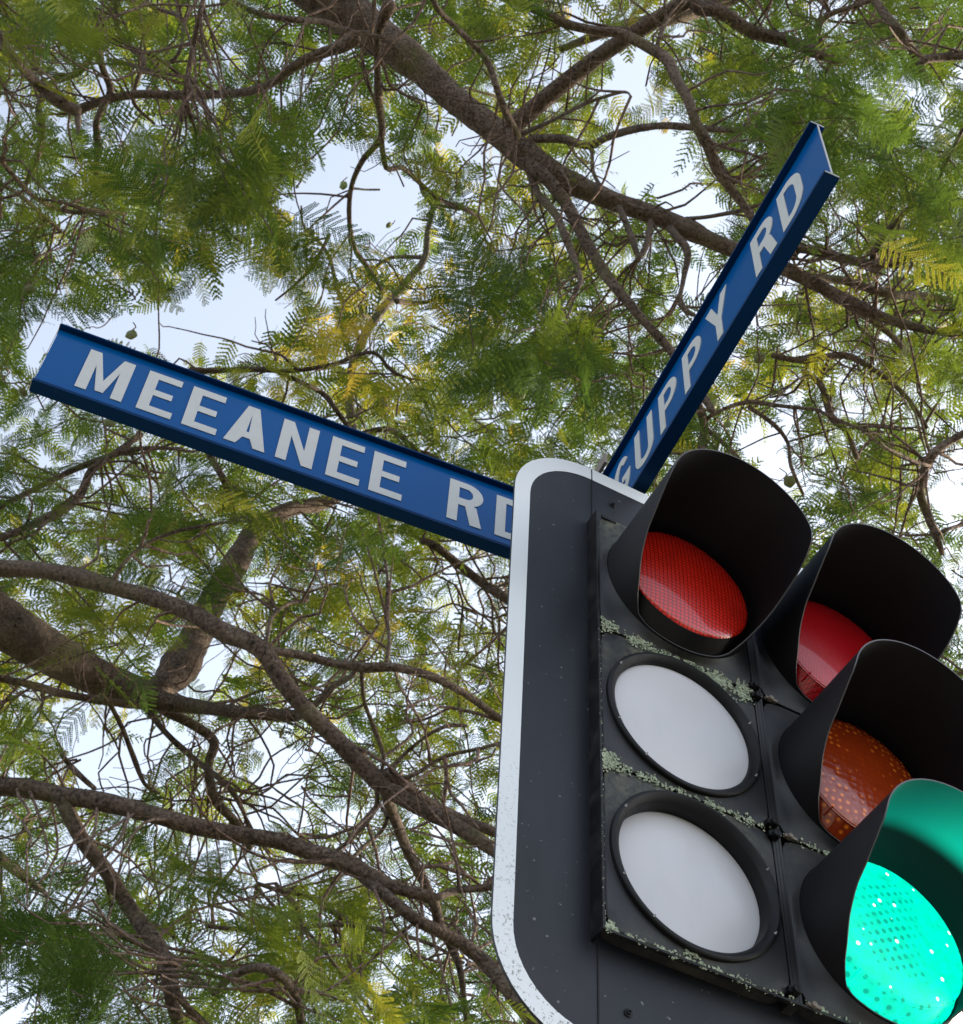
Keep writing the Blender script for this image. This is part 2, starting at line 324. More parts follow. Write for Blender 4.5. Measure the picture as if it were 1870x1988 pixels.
def section(col, row, kind):
    x0 = 0 if col == 0 else 1.03; cx = x0+.4925; cz = row+.5; x1 = x0+.985
    b = LB(); zl = row+(0 if row else -.012); zh = row+1+(.012 if row == 2 else 0)
    b.bx(x0, x1, -.62, -.105, zl+.003, zh-.003)
    h = b.build('lamp_housing', M['housing'], signal, bevel=.0012)
    what = {'red': 'dull red lens under a deep cutaway visor', 'red_led': 'crimson lens under a deep cutaway visor', 'amber': 'unlit amber lens under a deep cutaway visor', 'green': 'lit green lens and its visor glowing green', 'blank': 'plain white blanking disc'}[kind]
    tag(h, ('%s %s lamp housing, %s' % (ROWS[row], ('left', 'right')[col], what)))
    # door: rounded square plate that swells into a ring
    d = LB(); n = 96; R = .466; hw = (x1-x0)/2-.006; zb, zt = zl+.009, zh-.009
    rings = []
    def sq(t, g):
        c, s = math.cos(t), math.sin(t); k = 12.0
        r = (abs(c)**k+abs(s)**k)**(-1/k); x = c*r*(hw-g); z = s*r
        z = z*((zt-cz) if z > 0 else (cz-zb)) - math.copysign(g, z)*(1 if abs(z) > .2 else 0)
        return x, z
    for g, y in ((-.005, -.110), (-.005, -.030), (.0, -.028), (0, -.004), (.006, 0)):
        rings.append([(cx+sq(2*PI*i/n, g)[0], y, cz+sq(2*PI*i/n, g)[1]) for i in range(n)])
    rise = .045 if kind != 'blank' else .006
    for f in (.35, .7, .9, 1):
        rr = []
        for i in range(n):
            t = 2*PI*i/n; a = sq(t, .006); bx_, bz_ = R*math.cos(t), R*math.sin(t)
            rr.append((cx+a[0]*(1-f)+bx_*f, rise*f*f, cz+a[1]*(1-f)+bz_*f))
        rings.append(rr)
    rings.append([(cx+.455*math.cos(2*PI*i/n), rings[-1][i][1]-.01, cz+.455*math.sin(2*PI*i/n)) for i in range(n)]); rings.append([(cx+.45*math.cos(2*PI*i/n), -.108, cz+.45*math.sin(2*PI*i/n)) for i in range(n)])
    vs = [L(*p) for r in rings for p in r]; fs = [(k*n+i, k*n+(i+1) % n, (k+1)*n+(i+1) % n, (k+1)*n+i) for k in range(len(rings)-1) for i in range(n)]
    d.add(vs, fs); d.build('door', M['door'], h, smooth=.5)
    if kind == 'blank':
        deep = -.016 if row == 1 else -.075; ri = .414
        LB().lathe(cx, cz, [(.467, -.01), (.467, .028), (.461, .034), (.449, .036), (.440, .031), (ri+.004, .012), (ri, .004), (ri, deep-.01)], 128).build('retaining_ring', M['bezel'], h, smooth=.5)
        LB().lathe(cx, cz, [(ri-.0004, deep-.006), (ri-.0006, deep), (ri-.012, deep+.003), (.0001, deep+.005)], 128).build('blanking_disc', M['disc'], h, smooth=.6)
        for a in (25, 150, 205, 235, 335): screw(cx+.45*math.cos(math.radians(a)), cz+.45*math.sin(math.radians(a)), .03, .0035, h, 'rivet')
        return h
    visor(cx, cz, h, col*3+row)
    wall = [(.448, .035), (.438, .05), (.432, .065), (.404, .142)]
    dome = [(.404*math.cos(a), .142+.045*math.sin(a)) for a in [PI/2*k/10 for k in range(11)]]
    dome[-1] = (.0001, dome[-1][1])
    if kind == 'red':
        LB().lathe(cx, cz, wall+[(.398, .146)], 96).build('bezel', M['bezel'], h, smooth=.6)
        LB().lathe(cx, cz, dome, 96).build('lens', M['red'], h, smooth=.9)
    else:
        LB().lathe(cx, cz, wall+dome[1:], 96).build('lens', M[{'red_led': 'red_led', 'amber': 'amber', 'green': 'green'}[kind]], h, smooth=.35)
        # seam and little hook at the foot of the lens
        LB().lathe(cx, cz, [(.409, .1385), (.4085, .1435), (.4035, .1455)], 96).build('lens_rim', M['green' if kind == 'green' else 'amber' if kind == 'amber' else 'red_led'], h, smooth=.9)
        k = LB(); a = math.radians(232); c0, s0 = math.cos(a), math.sin(a)
        for q in range(5):
            y = .09+.014*q; rr = .424-.006*q
            k.lathe(cx+rr*c0, cz+rr*s0, [(.006, y), (.006, y+.012), (.0001, y+.013)], 14, close0=True)
        k.build('lens_hook', M[kind], h, smooth=.6)
    return h
for c_, r_, k_ in ((0, 2, 'red'), (0, 1, 'blank'), (0, 0, 'blank'), (1, 2, 'red_led'), (1, 1, 'amber'), (1, 0, 'green')): section(c_, r_, k_)
# strips between the columns, latches, hinge pins, end lips
st = LB()
st.bx(.9815, 1.0335, -.60, .0008, -.010, 3.010)
st.build('joining_strip', M['door'], signal)
st = LB()
for x in (.9965, 1.0185): st.bx(x-.0011, x+.0011, -.0035, .0018, -.010, 3.010)
st.build('rubber_seal', M['seal'], signal)
def latch(x, z, parent):
    b = LB(); b.lathe(x, z, [(.025, -.02), (.024, .040), (.021, .044), (.0001, .045)], 18)
    b.bx(x-.040, x-.004, -.02, .024, z-.015, z+.015); b.bx(x-.003, x+.003, .044, .047, z-.018, z+.018)
    return b.build('latch', M['bezel'], parent, smooth=.6)
for r in (0, 1, 2, 3):
    for dz in ((.036,) if r == 0 else (-.036,) if r == 3 else (-.040, .040)): latch(.990, r+dz, signal)
    for dx, nm in ((.052, 'hinge_pin'),):
        b = LB(); b.lathe(1.03+dx, r-.004, [(.014, 0), (.014, .03), (.0001, .032)], 12); b.bx(1.03+dx-.03, 1.03+dx+.045, 0, .018, r-.012, r+.006)
        b.build(nm, M['brown_bit'], signal, smooth=.6)
LB().bx(-.001, 2.016, -.016, .010, -.026, -.0125).build('bottom_lip', M['housing'], signal, bevel=.0006)
LB().bx(-.0165, -.0015, -.60, .008, -.020, 3.016).build('side_lip', M['housing'], signal, bevel=.0006)
b = LB(); b.bx(.02, .06, .001, .012, 2.965, 2.99); b.bx(.06, .12, .001, .008, 2.972, 2.986); b.build('nameplate_tab', M['bezel'], signal)
# lichen crusts along the door joints (many tiny flakes, one growth)
def lichen():
    rnd = random.Random(5); b = LB()
    lines = [(0.0, .97, 2.0, 520, .026, .25), (.18, .97, 1.975, 420, .030, .5), (0.0, .95, 1.0, 420, .018, .1), (0, .98, -.01, 230, .012, .2), (1.05, 1.5, 1.0, 120, .012, .5), (1.05, 1.4, -.01, 40, .012, .3)]
    blobs = [(.02, .985, .035, 160), (.03, 1.03, .03, 90), (.02, .0, .022, 70), (.06, 2.03, .03, 60), (.90, 1.93, .03, 90), (.72, 1.955, .035, 90), (.25, 1.995, .035, 90), (1.12, .0, .018, 26), (.45, .03, .02, 60), (.80, 1.86, .03, 40)]
    def flake(x, z, s, lift):
        k = rnd.randint(5, 7); a0 = rnd.uniform(0, 6.3); y = .004+lift
        ring = [L(x+s*rnd.uniform(.6, 1.2)*math.cos(a0+6.283*i/k), y+rnd.uniform(0, s*.4), z+s*rnd.uniform(.6, 1.2)*math.sin(a0+6.283*i/k)) for i in range(k)]
        low = [L(x+s*.5*math.cos(a0+6.283*i/k), y-.006, z+s*.5*math.sin(a0+6.283*i/k)) for i in range(k)]
        top = L(x, y+s*rnd.uniform(.1, .35), z)
        b.add(ring+low+[top], [(i, (i+1) % k, 2*k) for i in range(k)]+[(i, (i+1) % k, k+(i+1) % k, k+i) for i in range(k)])
    for x0, x1, z, cnt, sp, clump in [(a_, b_, c_, int(d_*2.6), e_, f_) for a_, b_, c_, d_, e_, f_ in lines]:
        cs = [rnd.uniform(x0, x1) for _ in range(9)]
        for _ in range(cnt):
            x = rnd.uniform(x0, x1) if rnd.random() > clump+.3 else rnd.gauss(rnd.choice(cs), .05)
            if not x0 < x < x1+.03: continue
            gate = .5+.5*math.sin(x*23+z*7)*math.sin(x*57+z*3+1)+.25*math.sin(x*131)
            if rnd.random() > gate*1.15: continue
            dz = rnd.gauss(-.004*math.sin(x*40), sp*(.35+1.2*max(0, gate-.2)))
            if abs(math.hypot(x-.4925, (z+dz) % 1-.5)) < .47 and x < 1: continue
            flake(x, z+dz, rnd.uniform(.002, .0085)*rnd.uniform(.5, 1.2), rnd.uniform(0, .004))
    for cx, cz, s, cnt in blobs:
        for _ in range(cnt):
            x, z = rnd.gauss(cx, s), rnd.gauss(cz, s*.6)
            if x < 0: x = -x*.3
            if math.hypot(x-.4925, z % 1-.5) < .47 and x < 1: continue
            flake(x, z, rnd.uniform(.004, .010), rnd.uniform(0, .006))
    for _ in range(170):                         # thin crust up the left edge
        z = rnd.uniform(0, 2) ; flake(rnd.uniform(-.014, -.002), z, rnd.uniform(.002, .005), .003)
    o = b.build('lichen', M['lichen'], signal); return tag(o, 'pale green lichen crusts along the door joints', kind='stuff')
lichen()
# lamp light of the lit green section
gl = bpy.data.lights.new('green_lamp', 'SPOT'); gl.energy = 2.3; gl.color = (0, 1, .62); gl.spot_size = math.radians(132); gl.spot_blend = .35; gl.shadow_soft_size = 0
go = bpy.data.objects.new('green_lamp', gl); C.objects.link(go); go.parent = signal; go.location = L(1.5225, .194, .5); go.rotation_euler = (math.radians(-96), 0, 0)

# ------------------------------------------------------------------ pole and street signs
def Sg(px_, py_, pz_): return CAM+np.array([px_, py_, pz_])*U_
POLE = Sg(.7077, 6.6215, 0)
ZT = 8.1362*U_+1.6
pole = empty('signal_pole', (POLE[0], POLE[1], .1)); tag(pole, 'round galvanised pole that carries the traffic signal and both street signs', 'pole')
def tube_z(b, x, y, z0, z1, r, n=28):
    vs = [(x+r*math.cos(2*PI*i/n), y+r*math.sin(2*PI*i/n), z) for z in (z0, z1) for i in range(n)]
    b.add(vs, [(i, (i+1) % n, n+(i+1) % n, n+i) for i in range(n)]+[tuple(range(n)), tuple(range(2*n-1, n-1, -1))])
b = MB(); tube_z(b, 0, 0, 0, ZT+.19-.1, .048); b.build('shaft', M['galv'], pole, smooth=.6)
b = MB(); tube_z(b, 0, 0, ZT+.19-.1, ZT+.21-.1, .052); b.build('cap', M['galv'], pole, smooth=.6)
b = MB(); b.box(-.16, .16, -.16, .16, 0, .02); b.build('base_plate', M['galv'], pole, bevel=.003)
ca, sa = math.cos(LA), math.sin(LA)
for zz in (.25, 2.75):                          # arms from the pole to the back of the lantern
    q = MB(); zc = LP[2]+zz*U_-.1
    for s0 in (-.02,):
        a = np.array([0, 0]); e = np.array([LP[0]+ca*.5*U_+sa*(-.62)*U_-POLE[0], LP[1]+sa*.5*U_-ca*(-.62)*U_-POLE[1]])
        d = e-a; ln = np.hypot(*d); d = d/ln; nn = np.array([-d[1], d[0]])*.02; a = a+d*.04
        vs = [(p[0]+s*nn[0], p[1]+s*nn[1], zc+t) for p in (a, e) for s in (-1, 1) for t in (-.03, .03)]
        q.add(vs, [(0, 1, 3, 2), (4, 6, 7, 5), (0, 4, 5, 1), (2, 3, 7, 6), (0, 2, 6, 4), (1, 5, 7, 3)])
    q.build('mounting_arm', M['bezel'], pole)
def arc(cx, cz, rx, rz, a0, a1, n=14): return [(cx+rx*math.cos(math.radians(a0+(a1-a0)*k/n)), cz+rz*math.sin(math.radians(a0+(a1-a0)*k/n))) for k in range(n+1)]
T = .165
def glyph(ch, W):
    if ch == 'E': return [[(0, 0), (W, 0), (W, T*.92), (T, T*.92), (T, .43), (W*.86, .43), (W*.86, .43+T*.86), (T, .43+T*.86), (T, 1-T*.92), (W, 1-T*.92), (W, 1), (0, 1)]]
    if ch == 'M': return [[(0, 0), (T, 0), (T, .66), (W/2-T*.36, .06), (W/2+T*.36, .06), (W-T, .66), (W-T, 0), (W, 0), (W, 1), (W-T*1.05, 1), (W/2, .34), (T*1.05, 1), (0, 1)]]
    if ch == 'N': return [[(0, 0), (T, 0), (T, .64), (W-T, 0), (W, 0), (W, 1), (W-T, 1), (W-T, .36), (T, 1), (0, 1)]]
    if ch == 'A':
        h = T*.55
        return [[(0, 0), (T*1.1, 0), (T*1.1+.075, .2), (W-T*1.1-.075, .2), (W-T*1.1, 0), (W, 0), (W/2+h, 1), (W/2-h, 1)], [(T*1.1+.112, .35), (W-T*1.1-.112, .35), (W/2, .82)]]
    if ch == 'Y': return [[(W/2-T/2, 0), (W/2+T/2, 0), (W/2+T/2, .42), (W, 1), (W-T*1.12, 1), (W/2, .60), (T*1.12, 1), (0, 1), (W/2-T/2, .42)]]
    if ch == 'U': return [[(0, 1)]+arc(W/2, W/2*.9, W/2, W/2*.9, 180, 360)+[(W, 1), (W-T, 1)]+arc(W/2, W/2*.9, W/2-T, W/2*.9-T*.9, 360, 180)+[(T, 1)]]
    if ch == 'P':
        r = .29
        return [[(0, 0), (T, 0), (T, 1-2*r)]+arc(W-r, 1-r, r, r, -90, 90)+[(0, 1)], [(T, 1-2*r+T*.88)]+arc(W-r, 1-r, r-T, r-T*.88, -90, 90)+[(T, 1-T*.88)]]
    if ch == 'R':
        r = .275
        return [[(0, 0), (T, 0), (T, .42), (W*.5, .42), (W-T*1.12, 0), (W, 0), (W*.5+T*1.1, .455)]+arc(W-r, 1-r, r, r, -62, 90)+[(0, 1)], [(T, 1-2*r+T*.88)]+arc(W-r, 1-r, r-T, r-T*.88, -90, 90)+[(T, 1-T*.88)]]
    if ch == 'D':
        r = W*.62
        return [[(0, 0), (W-r, 0)]+arc(W-r, r, r, r, -90, 0, 10)+arc(W-r, 1-r, r, r, 0, 90, 10)+[(0, 1)], [(T, T*.9), (W-r, T*.9)]+arc(W-r, r, r-T, r-T*.9, -90, 0, 10)+arc(W-r, 1-r, r-T, r-T*.9, 0, 90, 10)+[(T, 1-T*.9)]]
    if ch == 'G':
        rx = W/2; rz = .5
        return [arc(rx, .5, rx, rz, 42, 338, 34)+[(W, .5), (W*.52, .5), (W*.52, .5-T*.85), (W-T, .5-T*.85)]+[(W-T, .27)]+arc(rx, .5, rx-T, rz-T*.95, 318, 52, 30)]
def letter(ch, x, w, z0, h, parent, side=1):
    cu = bpy.data.curves.new('letter', 'CURVE'); cu.dimensions = '2D'; cu.fill_mode = 'BOTH'; cu.extrude = .0006
    for poly in glyph(ch, w/h):
        sp = cu.splines.new('POLY'); sp.points.add(len(poly)-1); sp.use_cyclic_u = True
        for i, (a, b_) in enumerate(poly): sp.points[i].co = (a*h, b_*h, 0, 1)
    to = bpy.data.objects.new('tmp', cu); C.objects.link(to)
    dg = bpy.context.evaluated_depsgraph_get(); me = bpy.data.meshes.new_from_object(to.evaluated_get(dg))
    bpy.data.objects.remove(to); me.name = 'letter'
    me.materials.clear(); me.materials.append(M['letter'])
    # local: x right, -y out, z up ; back side reads the other way round
    for v in me.vertices:
        a, b_, c_ = v.co
        v.co = (a, -c_, b_)
    o = bpy.data.objects.new('letter', me); C.objects.link(o); o.parent = parent
    if side > 0: o.location = (x, -.0022, z0)
    else: o.location = (x+w, .0022, z0); o.rotation_euler = (0, 0, PI)
    return o
HS, WS = .6693*U_, .0951*U_
def sign(pos, ang, x0, x1, label, text, back):
    o = empty('street_sign', tuple(pos), ang); tag(o, label, 'street sign', 'blue street name signs on the signal pole')
    t = .0015
    b = MB(); b.box(x0, x1, -t, t, .002, HS-.002); b.build('panel', M['blue'], o)
    for nm, z in (('bottom_rail', 0), ('top_rail', HS)):
        b = MB(); b.box(x0-.001, x1+.001, -WS/2, WS/2, z-.0016 if z == 0 else z-.0016, z+.0016)
        s = 1 if z == 0 else -1
        if s > 0: 
            for y in (-WS/2, WS/2-.0018): b.box(x0-.001, x1+.001, y, y+.0018, z+.0017, z+.0040)
        b.build(nm, M['blue_rail'], o)
    for xe in (x0, x1):                          # cut ends show bare metal
        s = 1 if xe == x1 else -1; xx = sorted((xe+s*.0012, xe+s*.0020))
        b = MB(); b.box(xx[0], xx[1], -t*.9, t*.9, .003, HS-.003); b.box(xx[0], xx[1], -WS/2+.001, WS/2-.001, -.0014, .0014); b.box(xx[0], xx[1], -WS/2+.001, WS/2-.001, HS-.0014, HS+.0014)
        b.build('cut_edge', M['alu'], o)
    for ch, x, w_ in text: letter(ch, x*U_, w_*U_, (.128 if back == 0 else .155)*U_, (.437 if back == 0 else .425)*U_, o)
    for ch, x, w_ in text: letter(ch, (x1+x0)-(x+w_)*U_, w_*U_, .13*U_, .435*U_, o, -1) if False else None
    return o
A = sign(Sg(-2.816, 5.4365, 8.1362), .3244, 0, 3.50*U_, 'long blue street sign lettered MEEANEE RD, reaching left from behind the traffic signal',
     [('M', .233, .30), ('E', .628, .225), ('E', .925, .225), ('A', 1.203, .275), ('N', 1.548, .248), ('E', 1.888, .228), ('E', 2.183, .228), ('R', 2.728, .245), ('D', 3.068, .245)], 0)
B = sign(Sg(1.759, 3.6436, 8.1276), -1.2314, -2.94*U_, 0, 'steeply foreshortened blue street sign lettered GUPPY RD above the red lamp visor',
     [('G', -2.675, .245), ('U', -2.355, .25), ('P', -2.01, .24), ('P', -1.68, .24), ('Y', -1.362, .27), ('R', -.79, .245), ('D', -.472, .245)], 1)
for o_, x_ in ((A, 3.42), (B, -2.87)):
    b = MB(); b.box((x_-.10)*U_, (x_+.20)*U_, -.018, -.0125, HS+.003, HS+.028); b.box((x_-.10)*U_, (x_+.08)*U_, -.0125, .0125, HS+.0022, HS+.006)
    b.build('clamp', M['brown_bit'], o_)
    b = MB(); b.box(min(x_*U_, x_*U_+(.24 if x_ > 0 else -.24)*.24), max(x_*U_, x_*U_+(.24 if x_ > 0 else -.24)*.24), .0125, .018, .01, HS-.01); b.build('bracket', M['galv'], o_)

